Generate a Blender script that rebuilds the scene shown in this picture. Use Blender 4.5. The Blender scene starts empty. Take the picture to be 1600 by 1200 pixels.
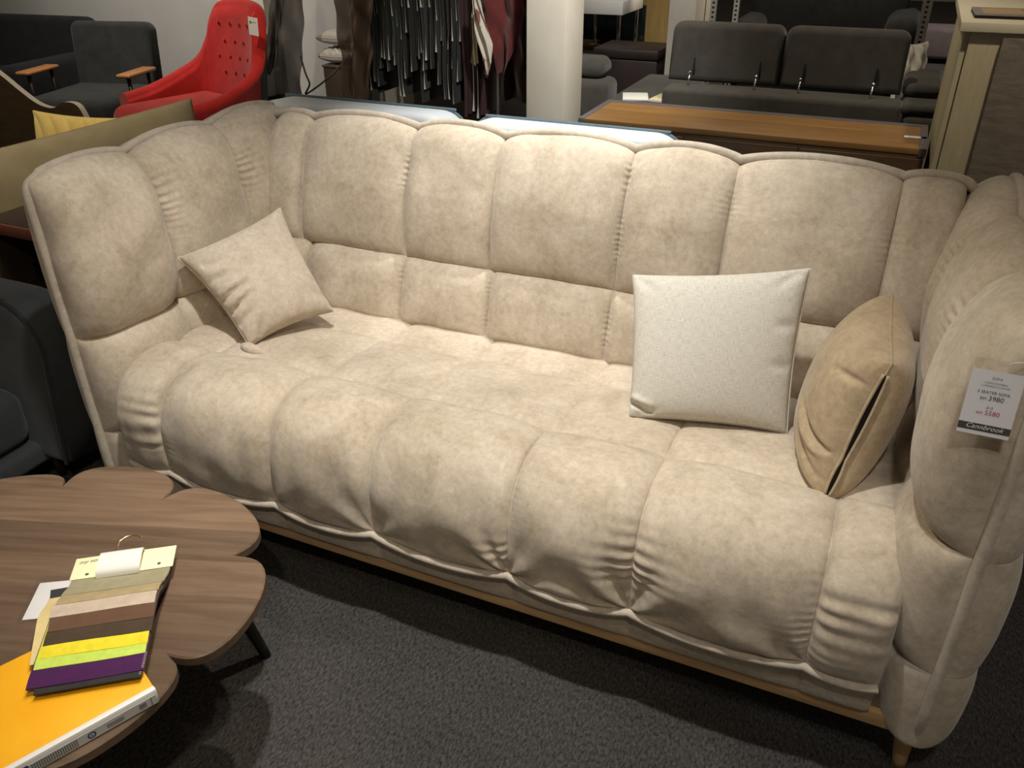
import bpy, bmesh, math, random
import numpy as np
from mathutils import Vector, Matrix

scene = bpy.context.scene
COL = scene.collection
random.seed(7)
RNG = np.random.RandomState(11)

# ------------------------------------------------------------------ camera
CAM_POS = (0.0, 0.0, 1.5)
F_PX = 1303.6                      # focal length in pixels of a 1600 px wide frame
RX = Vector((0.914301, 0.404981, -0.006613))      # camera right
DN = Vector((0.197762, -0.460604, -0.865294))     # camera down
FW = Vector((-0.353474, 0.789831, -0.501221))     # camera forward
cam_data = bpy.data.cameras.new('camera')
cam_data.sensor_fit = 'HORIZONTAL'
cam_data.sensor_width = 36.0
cam_data.lens = 36.0 * F_PX / 1600.0
cam_data.clip_start = 0.05
cam_data.clip_end = 100
cam = bpy.data.objects.new('camera', cam_data)
COL.objects.link(cam)
M = Matrix((RX, -DN, -FW)).transposed().to_4x4()
M.translation = Vector(CAM_POS)
cam.matrix_world = M
scene.camera = cam

# ------------------------------------------------------------------ world, lamps, exposure
scene.view_settings.view_transform = 'Standard'
scene.view_settings.look = 'None'
scene.view_settings.gamma = 1.0
scene.view_settings.use_curve_mapping = False
scene.view_settings.exposure = 0.0

world = bpy.data.worlds.new('world')
scene.world = world
world.use_nodes = True
bg = world.node_tree.nodes['Background']
bg.inputs[0].default_value = (1.0, 0.84, 0.64, 1)
bg.inputs[1].default_value = 0.12


def spot(name, loc, target, watts, deg, blend=0.6, size=0.06, col=(1.0, 0.88, 0.72)):
    d = bpy.data.lights.new(name, 'SPOT')
    d.energy = watts
    d.spot_size = math.radians(deg)
    d.spot_blend = blend
    d.shadow_soft_size = size
    d.color = col
    o = bpy.data.objects.new(name, d)
    COL.objects.link(o)
    o.location = loc
    o.rotation_euler = (Vector(target) - Vector(loc)).to_track_quat('-Z', 'Y').to_euler()
    return o


# the shop's ceiling track spots, plus fill spots added to brighten single parts
WARM = (1.0, 0.88, 0.70)
COOL = (1.0, 0.97, 0.90)
spot('track_spot_sofa', (-0.5, 0.88, 2.9), (-0.86, 1.42, 0.4), 262, 62, 1.0, 0.045, COOL)
spot('track_spot_front', (0.3, -0.1, 2.85), (-0.55, 1.30, 0.3), 26, 66, 0.9, 0.05, WARM)
spot('fill_spot_right_arm', (-1.7, 1.25, 2.9), (0.25, 1.45, 0.55), 75, 34, 1.0, 0.06, WARM)  # added fill, no known fixture: brightens the right armrest's inner face
spot('fill_spot_arm_front', (0.15, -0.35, 2.85), (0.24, 1.22, 0.72), 60, 20, 1.0, 0.05, COOL)  # added narrow fill for the price tag and right arm front, no known lamp
spot('track_spot_table', (0.25, -0.55, 2.8), (-1.1, 0.75, 0.4), 70, 50, 0.8, 0.03, WARM)
spot('track_spot_table_back', (-0.62, 1.75, 2.9), (-1.12, 0.66, 0.42), 120, 30, 0.9, 0.03, WARM)
spot('track_spot_white_sofa', (-0.75, 2.3, 2.9), (-0.78, 2.62, 0.85), 330, 60, 0.9, 0.06, COOL)
spot('track_spot_red', (-3.3, 2.6, 2.9), (-3.7, 3.6, 0.6), 150, 75, 0.9, 0.06, WARM)
spot('track_spot_olive', (-2.4, 1.2, 2.9), (-2.7, 2.1, 0.7), 130, 50, 0.9, 0.06, WARM)
spot('track_spot_wall', (-4.6, 3.6, 2.9), (-5.0, 5.0, 0.9), 230, 85, 0.9, 0.06, COOL)
spot('track_spot_rack', (-2.9, 3.4, 2.9), (-2.8, 4.8, 0.7), 95, 60, 0.9, 0.06, WARM)
spot('track_spot_bench', (-0.7, 4.45, 2.9), (-0.6, 4.5, 0.5), 150, 80, 0.9, 0.06, WARM)
spot('track_spot_pillar', (-0.85, 3.2, 2.9), (-1.70, 4.4, 0.8), 460, 50, 0.9, 0.06, COOL)
spot('track_spot_counter', (0.5, 2.5, 2.9), (0.4, 3.7, 0.8), 135, 55, 0.9, 0.06, WARM)
spot('track_spot_far', (-0.6, 6.4, 2.9), (-0.9, 7.2, 0.4), 260, 95, 0.9, 0.1, WARM)
spot('fill_spot_console', (-1.3, 5.0, 2.9), (-1.65, 6.4, 0.7), 170, 45, 0.9, 0.06, COOL)  # added fill that lifts the white table and light wall end, no known lamp
spot('track_spot_aisle', (1.0, 8.5, 2.9), (0.4, 10.0, 0.0), 260, 95, 0.9, 0.1, (1.0, 0.86, 0.78))

# ------------------------------------------------------------------ materials


def mat(name, col, rough=0.7, metal=0.0, spec=0.5, sheen=0.0):
    m = bpy.data.materials.new(name)
    m.use_nodes = True
    b = m.node_tree.nodes['Principled BSDF']
    b.inputs['Base Color'].default_value = (*col, 1)
    b.inputs['Roughness'].default_value = rough
    b.inputs['Metallic'].default_value = metal
    b.inputs['Specular IOR Level'].default_value = spec
    if sheen:
        b.inputs['Sheen Weight'].default_value = sheen
        b.inputs['Sheen Roughness'].default_value = 0.5
    return m


def nodes(m):
    nt = m.node_tree
    return nt, nt.nodes, nt.links, nt.nodes['Principled BSDF']


def add_noise(m, c1, c2, scale=8, detail=6, rough=0.6, lo=0.3, hi=0.7, stretch=(1, 1, 1), rot=(0, 0, 0), dist=0.0):
    nt, N, L, b = nodes(m)
    tc = N.new('ShaderNodeTexCoord')
    mp = N.new('ShaderNodeMapping')
    mp.inputs['Scale'].default_value = stretch
    mp.inputs['Rotation'].default_value = rot
    nz = N.new('ShaderNodeTexNoise')
    nz.inputs['Scale'].default_value = scale
    nz.inputs['Detail'].default_value = detail
    nz.inputs['Roughness'].default_value = rough
    nz.inputs['Distortion'].default_value = dist
    cr = N.new('ShaderNodeValToRGB')
    cr.color_ramp.elements[0].position = lo
    cr.color_ramp.elements[0].color = (*c1, 1)
    cr.color_ramp.elements[1].position = hi
    cr.color_ramp.elements[1].color = (*c2, 1)
    L.new(tc.outputs['Object'], mp.inputs[0])
    L.new(mp.outputs[0], nz.inputs['Vector'])
    L.new(nz.outputs['Fac'], cr.inputs[0])
    L.new(cr.outputs[0], b.inputs['Base Color'])
    return mp, nz, cr


def add_bump(m, scale=300, strength=0.2, dist=0.001, detail=3, stretch=(1, 1, 1)):
    nt, N, L, b = nodes(m)
    tc = N.new('ShaderNodeTexCoord')
    mp = N.new('ShaderNodeMapping')
    mp.inputs['Scale'].default_value = stretch
    nz = N.new('ShaderNodeTexNoise')
    nz.inputs['Scale'].default_value = scale
    nz.inputs['Detail'].default_value = detail
    bp = N.new('ShaderNodeBump')
    bp.inputs['Strength'].default_value = strength
    bp.inputs['Distance'].default_value = dist
    L.new(tc.outputs['Object'], mp.inputs[0])
    L.new(mp.outputs[0], nz.inputs['Vector'])
    L.new(nz.outputs['Fac'], bp.inputs['Height'])
    L.new(bp.outputs[0], b.inputs['Normal'])


def fabric(name, c1, c2, scale=14, bump=500, strength=0.3, sheen=0.2, rough=0.9):
    m = mat(name, c1, rough, spec=0.2, sheen=sheen)
    add_noise(m, c1, c2, scale, 8, 0.65)
    add_bump(m, bump, strength, 0.001)
    return m


def suede(name, c1, c2, c3):
    """brushed suede: soft blotches, fine mottling"""
    m = mat(name, c1, 0.85, spec=0.25, sheen=0.25)
    nt, N, L, b = nodes(m)
    mp, nz, cr = add_noise(m, c1, c2, 7.5, 10, 0.70, 0.30, 0.70, dist=0.5)
    e = cr.color_ramp.elements.new(0.5)
    e.color = (*c3, 1)
    nz2 = N.new('ShaderNodeTexNoise')
    nz2.inputs['Scale'].default_value = 70
    nz2.inputs['Detail'].default_value = 6
    nz2.inputs['Roughness'].default_value = 0.7
    mx = N.new('ShaderNodeMix')
    mx.data_type = 'RGBA'
    mx.blend_type = 'OVERLAY'
    mx.inputs[0].default_value = 0.42
    L.new(mp.outputs[0], nz2.inputs['Vector'])
    L.new(cr.outputs[0], mx.inputs[6])
    L.new(nz2.outputs['Fac'], mx.inputs[7])
    L.new(mx.outputs[2], b.inputs['Base Color'])
    add_bump(m, 160, 0.18, 0.0012, 6)
    return m


SUEDE = suede('sofa_suede', (0.395, 0.322, 0.238), (0.605, 0.525, 0.43), (0.51, 0.432, 0.340))
SUEDE_PIPE = suede('sofa_piping_suede', (0.42, 0.36, 0.285), (0.56, 0.495, 0.42), (0.49, 0.425, 0.35))
SUEDE_TAN = suede('tan_suede', (0.33, 0.245, 0.15), (0.47, 0.365, 0.245), (0.40, 0.305, 0.195))
SUEDE_PINK = suede('pale_suede', (0.46, 0.385, 0.305), (0.60, 0.515, 0.42), (0.53, 0.45, 0.365))
OAK = mat('oak', (0.50, 0.33, 0.16), 0.5)
add_noise(OAK, (0.42, 0.26, 0.12), (0.56, 0.37, 0.19), 6, 6, 0.6, stretch=(2, 14, 14))


def linen_mat():
    m = mat('white_linen', (0.62, 0.60, 0.54), 0.9, spec=0.2)
    nt, N, L, b = nodes(m)
    tc = N.new('ShaderNodeTexCoord')
    outs = []
    for st in ((420, 22, 60), (22, 420, 60)):
        mp = N.new('ShaderNodeMapping')
        mp.inputs['Scale'].default_value = st
        nz = N.new('ShaderNodeTexNoise')
        nz.inputs['Scale'].default_value = 1.0
        nz.inputs['Detail'].default_value = 2
        L.new(tc.outputs['UV'], mp.inputs[0])
        L.new(mp.outputs[0], nz.inputs['Vector'])
        outs.append(nz.outputs['Fac'])
    ad = N.new('ShaderNodeMath')
    ad.operation = 'ADD'
    L.new(outs[0], ad.inputs[0])
    L.new(outs[1], ad.inputs[1])
    cr = N.new('ShaderNodeValToRGB')
    cr.color_ramp.elements[0].position = 0.36
    cr.color_ramp.elements[0].color = (0.45, 0.42, 0.36, 1)
    cr.color_ramp.elements[1].position = 0.56
    cr.color_ramp.elements[1].color = (0.66, 0.63, 0.57, 1)
    hf = N.new('ShaderNodeMath')
    hf.operation = 'MULTIPLY'
    hf.inputs[1].default_value = 0.5
    L.new(ad.outputs[0], hf.inputs[0])
    L.new(hf.outputs[0], cr.inputs[0])
    L.new(cr.outputs[0], b.inputs['Base Color'])
    bp = N.new('ShaderNodeBump')
    bp.inputs['Strength'].default_value = 0.35
    bp.inputs['Distance'].default_value = 0.001
    L.new(ad.outputs[0], bp.inputs['Height'])
    L.new(bp.outputs[0], b.inputs['Normal'])
    return m


LINEN = linen_mat()


def carpet_mat():
    m = mat('carpet', (0.04, 0.037, 0.035), 0.95, spec=0.1)
    nt, N, L, b = nodes(m)
    mp, nz, cr = add_noise(m, (0.014, 0.0132, 0.0125), (0.125, 0.117, 0.112), 190, 5, 0.75, 0.33, 0.72,
                           stretch=(1, 0.45, 1), rot=(0, 0, 0.7))
    nz2 = N.new('ShaderNodeTexNoise')
    nz2.inputs['Scale'].default_value = 6
    nz2.inputs['Detail'].default_value = 4
    tc = N.new('ShaderNodeTexCoord')
    L.new(tc.outputs['Object'], nz2.inputs['Vector'])
    mx = N.new('ShaderNodeMix')
    mx.data_type = 'RGBA'
    mx.blend_type = 'OVERLAY'
    mx.inputs[0].default_value = 0.25
    L.new(cr.outputs[0], mx.inputs[6])
    L.new(nz2.outputs['Fac'], mx.inputs[7])
    L.new(mx.outputs[2], b.inputs['Base Color'])
    add_bump(m, 220, 0.9, 0.006, 4)
    return m


CARPET = carpet_mat()


def wood_plank(name, cols, ang, scale=5.0, plank=0.09, rough=0.4):
    """stained boards running along direction `ang` (radians) in the XY plane"""
    m = mat(name, cols[0], rough)
    nt, N, L, b = nodes(m)
    tc = N.new('ShaderNodeTexCoord')
    mp = N.new('ShaderNodeMapping')
    mp.inputs['Rotation'].default_value = (0, 0, -ang)
    L.new(tc.outputs['Object'], mp.inputs[0])
    sx = N.new('ShaderNodeSeparateXYZ')
    L.new(mp.outputs[0], sx.inputs[0])
    dv = N.new('ShaderNodeMath'); dv.operation = 'DIVIDE'; dv.inputs[1].default_value = plank
    fl = N.new('ShaderNodeMath'); fl.operation = 'FLOOR'
    L.new(sx.outputs['Y'], dv.inputs[0]); L.new(dv.outputs[0], fl.inputs[0])
    wn = N.new('ShaderNodeTexWhiteNoise'); wn.noise_dimensions = '1D'
    L.new(fl.outputs[0], wn.inputs['W'])
    m2 = N.new('ShaderNodeMapping')
    m2.inputs['Scale'].default_value = (2.2, 30, 30)
    L.new(mp.outputs[0], m2.inputs[0])
    nz = N.new('ShaderNodeTexNoise')
    nz.inputs['Scale'].default_value = scale * 0.35
    nz.inputs['Detail'].default_value = 8
    nz.inputs['Roughness'].default_value = 0.65
    nz.inputs['Distortion'].default_value = 0.6
    L.new(m2.outputs[0], nz.inputs['Vector'])
    cr = N.new('ShaderNodeValToRGB')
    cr.color_ramp.elements[0].position = 0.3
    cr.color_ramp.elements[0].color = (*cols[0], 1)
    cr.color_ramp.elements[1].position = 0.72
    cr.color_ramp.elements[1].color = (*cols[1], 1)
    L.new(nz.outputs['Fac'], cr.inputs[0])
    mr = N.new('ShaderNodeMapRange')
    mr.inputs['To Min'].default_value = 0.72
    mr.inputs['To Max'].default_value = 1.25
    L.new(wn.outputs['Value'], mr.inputs['Value'])
    mx = N.new('ShaderNodeMix'); mx.data_type = 'RGBA'; mx.blend_type = 'MULTIPLY'
    mx.inputs[0].default_value = 1.0
    L.new(cr.outputs[0], mx.inputs[6]); L.new(mr.outputs[0], mx.inputs[7])
    L.new(mx.outputs[2], b.inputs['Base Color'])
    bp = N.new('ShaderNodeBump'); bp.inputs['Strength'].default_value = 0.12; bp.inputs['Distance'].default_value = 0.001
    L.new(nz.outputs['Fac'], bp.inputs['Height']); L.new(bp.outputs[0], b.inputs['Normal'])
    return m


WALNUT = wood_plank('walnut_stain', [(0.108, 0.068, 0.044), (0.190, 0.126, 0.083)], 0.34)

# ------------------------------------------------------------------ mesh helpers


def link_mesh(name, verts, faces, m, parent=None, smooth=True, uvs=None):
    me = bpy.data.meshes.new(name)
    me.from_pydata([tuple(map(float, v)) for v in verts], [], [tuple(int(i) for i in f) for f in faces])
    me.update()
    if smooth:
        me.polygons.foreach_set('use_smooth', [True] * len(me.polygons))
    if uvs is not None:
        lay = me.uv_layers.new(name='UVMap')
        vi = np.empty(len(me.loops), dtype=np.int32)
        me.loops.foreach_get('vertex_index', vi)
        lay.data.foreach_set('uv', np.asarray(uvs, dtype=np.float32)[vi].ravel())
    mats = m if isinstance(m, (list, tuple)) else [m]
    for k in mats:
        me.materials.append(k)
    o = bpy.data.objects.new(name, me)
    COL.objects.link(o)
    if parent is not None:
        o.parent = parent
    return o


class MB:
    """collects shapes and links them as ONE mesh object"""

    def __init__(self):
        self.v = []
        self.f = []
        self.n = 0
        self.flat = []

    def add(self, verts, faces):
        verts = np.asarray(verts, dtype=float).reshape(-1, 3)
        self.v.append(verts)
        for f in faces:
            self.f.append(tuple(i + self.n for i in f))
        self.n += len(verts)
        return self

    def grid(self, P, flip=False, closed_u=False):
        P = np.asarray(P, float)
        a, b = P.shape[:2]
        faces = []
        for i in range(a if closed_u else a - 1):
            i2 = (i + 1) % a
            for j in range(b - 1):
                q = (i * b + j, i2 * b + j, i2 * b + j + 1, i * b + j + 1)
                faces.append(q[::-1] if flip else q)
        return self.add(P.reshape(-1, 3), faces)

    def box(self, lo, hi, r=0.0, seg=2, M=None):
        lo = Vector(lo); hi = Vector(hi)
        bm = bmesh.new()
        bmesh.ops.create_cube(bm, size=1.0)
        for v in bm.verts:
            v.co = Vector(((v.co.x + .5) * (hi.x - lo.x) + lo.x, (v.co.y + .5) * (hi.y - lo.y) + lo.y,
                           (v.co.z + .5) * (hi.z - lo.z) + lo.z))
        if r > 0:
            bmesh.ops.bevel(bm, geom=bm.edges[:], offset=min(r, 0.49 * min(hi - lo)), segments=seg, profile=0.5,
                            affect='EDGES')
        return self.bm(bm, M)

    def bm(self, bm, M=None):
        bm.verts.ensure_lookup_table()
        bm.verts.index_update()
        vs = [(M @ v.co if M is not None else v.co) for v in bm.verts]
        self.add([tuple(v) for v in vs], [tuple(v.index for v in f.verts) for f in bm.faces])
        bm.free()
        return self

    def tube(self, pts, r, seg=10, cap=True, r2=None):
        pts = np.asarray(pts, float)
        n = len(pts)
        T = np.gradient(pts, axis=0)
        T /= np.linalg.norm(T, axis=1)[:, None] + 1e-12
        up = np.array([0, 0, 1.0]) if abs(T[0][2]) < .9 else np.array([1.0, 0, 0])
        N = np.cross(T[0], up); N /= np.linalg.norm(N)
        rings = []
        rr = np.linspace(r, r2 if r2 is not None else r, n) if np.isscalar(r) else np.asarray(r, float)
        for i in range(n):
            N = N - T[i] * (N @ T[i]); N /= np.linalg.norm(N)
            B = np.cross(T[i], N)
            a = np.linspace(0, 2 * np.pi, seg, endpoint=False)
            rings.append(pts[i] + rr[i] * (np.cos(a)[:, None] * N + np.sin(a)[:, None] * B))
        base = self.n
        R = np.array(rings)
        faces = []
        for i in range(n - 1):
            for j in range(seg):
                j2 = (j + 1) % seg
                faces.append((i * seg + j, i * seg + j2, (i + 1) * seg + j2, (i + 1) * seg + j))
        if cap:
            faces.append(tuple(range(seg))[::-1])
            faces.append(tuple((n - 1) * seg + j for j in range(seg)))
        return self.add(R.reshape(-1, 3), faces)

    def prism(self, outline, z0, z1, r=0.0):
        """extruded outline (xy), with a small chamfer r on the top and bottom edges"""
        o = np.asarray(outline, float)
        n = len(o)
        d = np.roll(o, -1, 0) - np.roll(o, 1, 0)
        nn = np.stack([d[:, 1], -d[:, 0]], 1)
        nn /= np.linalg.norm(nn, axis=1)[:, None] + 1e-12
        area = 0.5 * np.sum(o[:, 0] * np.roll(o[:, 1], -1) - np.roll(o[:, 0], -1) * o[:, 1])
        if area < 0:
            o = o[::-1]; nn = -nn[::-1] * -1
            d = np.roll(o, -1, 0) - np.roll(o, 1, 0)
            nn = np.stack([d[:, 1], -d[:, 0]], 1); nn /= np.linalg.norm(nn, axis=1)[:, None] + 1e-12
        levels = [(z0, r), (z0 + r, 0), (z1 - r, 0), (z1, r)] if r > 0 else [(z0, 0), (z1, 0)]
        vs = []
        for z, ins in levels:
            p = o - nn * ins
            vs.append(np.column_stack([p, np.full(n, z)]))
        faces = []
        for k in range(len(levels) - 1):
            for i in range(n):
                j = (i + 1) % n
                faces.append((k * n + i, k * n + j, (k + 1) * n + j, (k + 1) * n + i))
        faces.append(tuple(range(n))[::-1])
        faces.append(tuple((len(levels) - 1) * n + i for i in range(n)))
        return self.add(np.concatenate(vs), faces)

    def xform(self, M):
        for k in range(len(self.v)):
            v = self.v[k]
            A = np.array(M.to_3x3()); t = np.array(M.translation)
            self.v[k] = v @ A.T + t
        return self

    def build(self, name, m, parent=None, smooth=True, auto=None):
        o = link_mesh(name, np.concatenate(self.v), self.f, m, parent, smooth)
        if auto is not None:
            sharp(o, auto)
        return o


def sharp(o, deg=35):
    """mark edges sharper than deg as sharp (smooth elsewhere)"""
    me = o.data
    bm = bmesh.new(); bm.from_mesh(me)
    for e in bm.edges:
        if len(e.link_faces) == 2 and e.calc_face_angle(0) > math.radians(deg):
            e.smooth = False
    bm.to_mesh(me); bm.free()


def tag(o, label, cat, group=None):
    o['label'] = label
    o['category'] = cat
    if group:
        o['group'] = group
    return o


def thing(name, label, cat, loc=(0, 0, 0), rz=0.0, group=None):
    o = bpy.data.objects.new(name, None)
    o.empty_display_size = 0.1
    COL.objects.link(o)
    o.location = loc
    o.rotation_euler = (0, 0, rz)
    return tag(o, label, cat, group)


def structure(o):
    o['kind'] = 'structure'
    return o


def box_obj(name, lo, hi, m, parent=None, r=0.004, seg=2, M=None):
    return MB().box(lo, hi, r, seg, M).build(name, m, parent, auto=40)


def catmull(pts, n):
    pts = np.asarray(pts, float)
    P = np.vstack([2 * pts[0] - pts[1], pts, 2 * pts[-1] - pts[-2]])
    out = []
    m = len(pts) - 1
    for t in np.linspace(0, m - 1e-9, n):
        i = int(t); f = t - i
        a, b, c, d = P[i], P[i + 1], P[i + 2], P[i + 3]
        out.append(0.5 * ((2 * b) + (c - a) * f + (2 * a - 5 * b + 4 * c - d) * f * f + (3 * b - a - 3 * c + d) * f ** 3))
    return np.array(out)


class Profile:
    """a planar curve sampled by arc length"""

    def __init__(self, pts, n=400):
        self.p = catmull(pts, n)
        d = np.linalg.norm(np.diff(self.p, axis=0), axis=1)
        self.s = np.concatenate([[0], np.cumsum(d)])
        self.L = self.s[-1]

    def __call__(self, s):
        s = np.asarray(s)
        return np.interp(s, self.s, self.p[:, 0]), np.interp(s, self.s, self.p[:, 1])


def cells(seams, per, k=0.86):
    """sample points clustered towards the seams: values, local coordinate -1..1, cell index"""
    us, ss, ci = [], [], []
    for c in range(len(seams) - 1):
        n = max(6, int(per * (seams[c + 1] - seams[c])))
        s = np.linspace(-1, 1, n)
        s = (1 - k) * s + k * np.sin(np.pi / 2 * s)
        if c > 0:
            s = s[1:]
        us.append((seams[c] + seams[c + 1]) / 2 + s * (seams[c + 1] - seams[c]) / 2)
        ss.append(s)
        ci.append(np.full(len(s), c))
    return np.concatenate(us), np.concatenate(ss), np.concatenate(ci)


def smooth01(x):
    x = np.clip(x, 0, 1)
    return x * x * (3 - 2 * x)


def quilt(P, useams, vseams, amp, pu=3.0, pv=3.0, per_u=130, per_v=150, sign=1, fx=None, groove=0.0, flat_u=None,
          vfirst=None, vlast=None):
    """padded panel: base surface P(U,V) pushed out along its normal between stitched seams"""
    u, s, cu = cells(useams, per_u)
    v, t, cv = cells(vseams, per_v)
    U, V = np.meshgrid(u, v, indexing='ij')
    S, T = np.meshgrid(s, t, indexing='ij')
    B = P(U, V)
    e = 1e-4
    du = P(U + e, V) - P(U - e, V)
    dv = P(U, V + e) - P(U, V - e)
    Nn = np.cross(du, dv)
    Nn /= np.linalg.norm(Nn, axis=2)[..., None] + 1e-12
    Nn *= sign
    fu = np.sqrt(np.clip(1 - np.abs(S) ** pu, 0, 1))
    fv = np.sqrt(np.clip(1 - np.abs(T) ** pv, 0, 1))
    if vfirst is not None:      # softer fall towards the first v border
        first = (np.repeat(cv[None, :], len(u), 0) == 0) & (T < 0)
        fv = np.where(first, np.sqrt(np.clip(1 - np.abs(T) ** vfirst, 0, 1)), fv)
    if vlast is not None:
        last = (np.repeat(cv[None, :], len(u), 0) == len(vseams) - 2) & (T > 0)
        fv = np.where(last, np.sqrt(np.clip(1 - np.abs(T) ** vlast, 0, 1)), fv)
    H = amp * fu * fv
    if fx is not None:
        H = H + fx(U, V, S, T) * np.minimum(1, 3 * fu) * np.minimum(1, 3 * fv)
    return B + Nn * (H - groove)[..., None], u, v


def gather(U, V, u0, v0, v1, side, amp, period, reach, seed):
    """short puckers running away from the seam at U = u0 between V = v0..v1"""
    d = (U - u0) * side if side else np.abs(U - u0)
    ok = d >= -1e-6
    d = np.abs(d)
    ph = 2 * np.pi * V / period + 1.7 * np.sin(V * 23 + seed) + 0.9 * np.sin(V * 61 + 2 * seed) + d * 9 * math.sin(seed)
    w = smooth01((V - v0) / 0.04) * smooth01((v1 - V) / 0.04)
    mod = 0.6 + 0.4 * np.sin(V * 37 + 3 * seed)
    return np.where(ok, amp * mod * np.exp(-(d / reach) ** 1.3) * np.sin(ph) * w, 0)


def fan(U, V, u0, v0, side, amp, k, r0, seed, a0=0.0, a1=1.3):
    """folds radiating from a stitched corner (u0,v0)"""
    x = (U - u0) * side
    y = V - v0
    r = np.hypot(x, y) + 1e-6
    th = np.arctan2(y, x)
    w = smooth01((th - a0) / 0.25) * smooth01((a1 - th) / 0.25)
    return amp * np.sin(k * th + seed) * np.exp(-((r - 0.35 * r0) / (0.75 * r0)) ** 2) * w * smooth01(r / 0.03)


def ripple(U, V, dirx, diry, period, amp, seed, region=None):
    a = 2 * np.pi * (U * dirx + V * diry) / period
    h = amp * np.sin(a + 1.3 * np.sin(U * 17 + seed) + 1.1 * np.sin(V * 13 + 2 * seed))
    return h if region is None else h * region


def scallop(u, seams, h, p=2.2):
    """height of an arc between cusps"""
    u = np.asarray(u, float)
    out = np.zeros_like(u)
    for a, b in zip(seams[:-1], seams[1:]):
        s = (u - (a + b) / 2) / ((b - a) / 2)
        k = (u >= a - 1e-9) & (u <= b + 1e-9)
        hh = h * min(1.0, (b - a) / 0.25)
        out = np.where(k, hh * (1 - np.abs(np.clip(s, -1, 1)) ** p), out)
    return out


# ------------------------------------------------------------------ setting
def build_setting():
    f = MB().box((-8.5, -1.5, -0.05), (3.5, 17, 0.0)).build('floor', CARPET, smooth=False)
    structure(f)
    WALL = mat('painted_wall', (0.50, 0.47, 0.43), 0.9, spec=0.2)
    add_noise(WALL, (0.46, 0.435, 0.40), (0.52, 0.49, 0.45), 3, 4, 0.6)
    w = box_obj('wall_back', (-8.4, 5.3, 0), (-3.2, 5.45, 3.0), WALL, r=0)
    structure(w)
    w = box_obj('wall_left', (-8.5, 0, 0), (-8.4, 5.45, 3.0), WALL, r=0)
    structure(w)
    w = box_obj('wall_far', (-3.2, 16.8, 0), (3.5, 16.95, 3.0), WALL, r=0)
    structure(w)
    PIL = mat('white_paint', (0.62, 0.58, 0.50), 0.85, spec=0.25)
    add_noise(PIL, (0.59, 0.55, 0.47), (0.65, 0.61, 0.53), 5, 3)
    p = box_obj('trim_1', (-4.62, 5.18, 0), (-4.22, 5.3, 3.0), PIL, r=0.003)
    structure(p)
    # square column
    Mx = Matrix.Translation((-1.65, 4.40, 0)) @ Matrix.Rotation(math.radians(-8), 4, 'Z')
    p = box_obj('trim_2', (-0.236, 0.0, 0), (0.0, 0.207, 3.0), PIL, r=0.004, M=Mx)
    structure(p)
    # light wall end beside the shelf uprights, and the gold-brown panel behind the console
    p = box_obj('trim_3', (-1.51, 6.0, 0), (-1.33, 6.6, 3.0), PIL, r=0.003)
    structure(p)
    GOLD = mat('gold_panel', (0.30, 0.20, 0.07), 0.6)
    add_noise(GOLD, (0.24, 0.16, 0.055), (0.36, 0.25, 0.09), 4, 6, 0.6, stretch=(6, 6, 0.8))
    p = box_obj('trim_4', (-2.7, 7.60, 0), (-1.75, 7.66, 2.6), GOLD, r=0.002)
    structure(p)


build_setting()


# ------------------------------------------------------------------ beige channel-tufted sofa
ZT = 0.965          # height of the piping cusps
XL, XR = -1.70, 0.265
XC = (XL + XR) / 2
YF = 1.21
SEAT_SEAMS = [-1.60, -1.466, -1.147, -0.881, -0.549, -0.286, 0.05, 0.18]
BACK_SEAMS = [-1.60, -1.487, -1.15, -0.895, -0.55, -0.30, 0.050, 0.175]
ARM_SEAMS = [1.21, 1.484, 1.78, 2.06]


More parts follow.
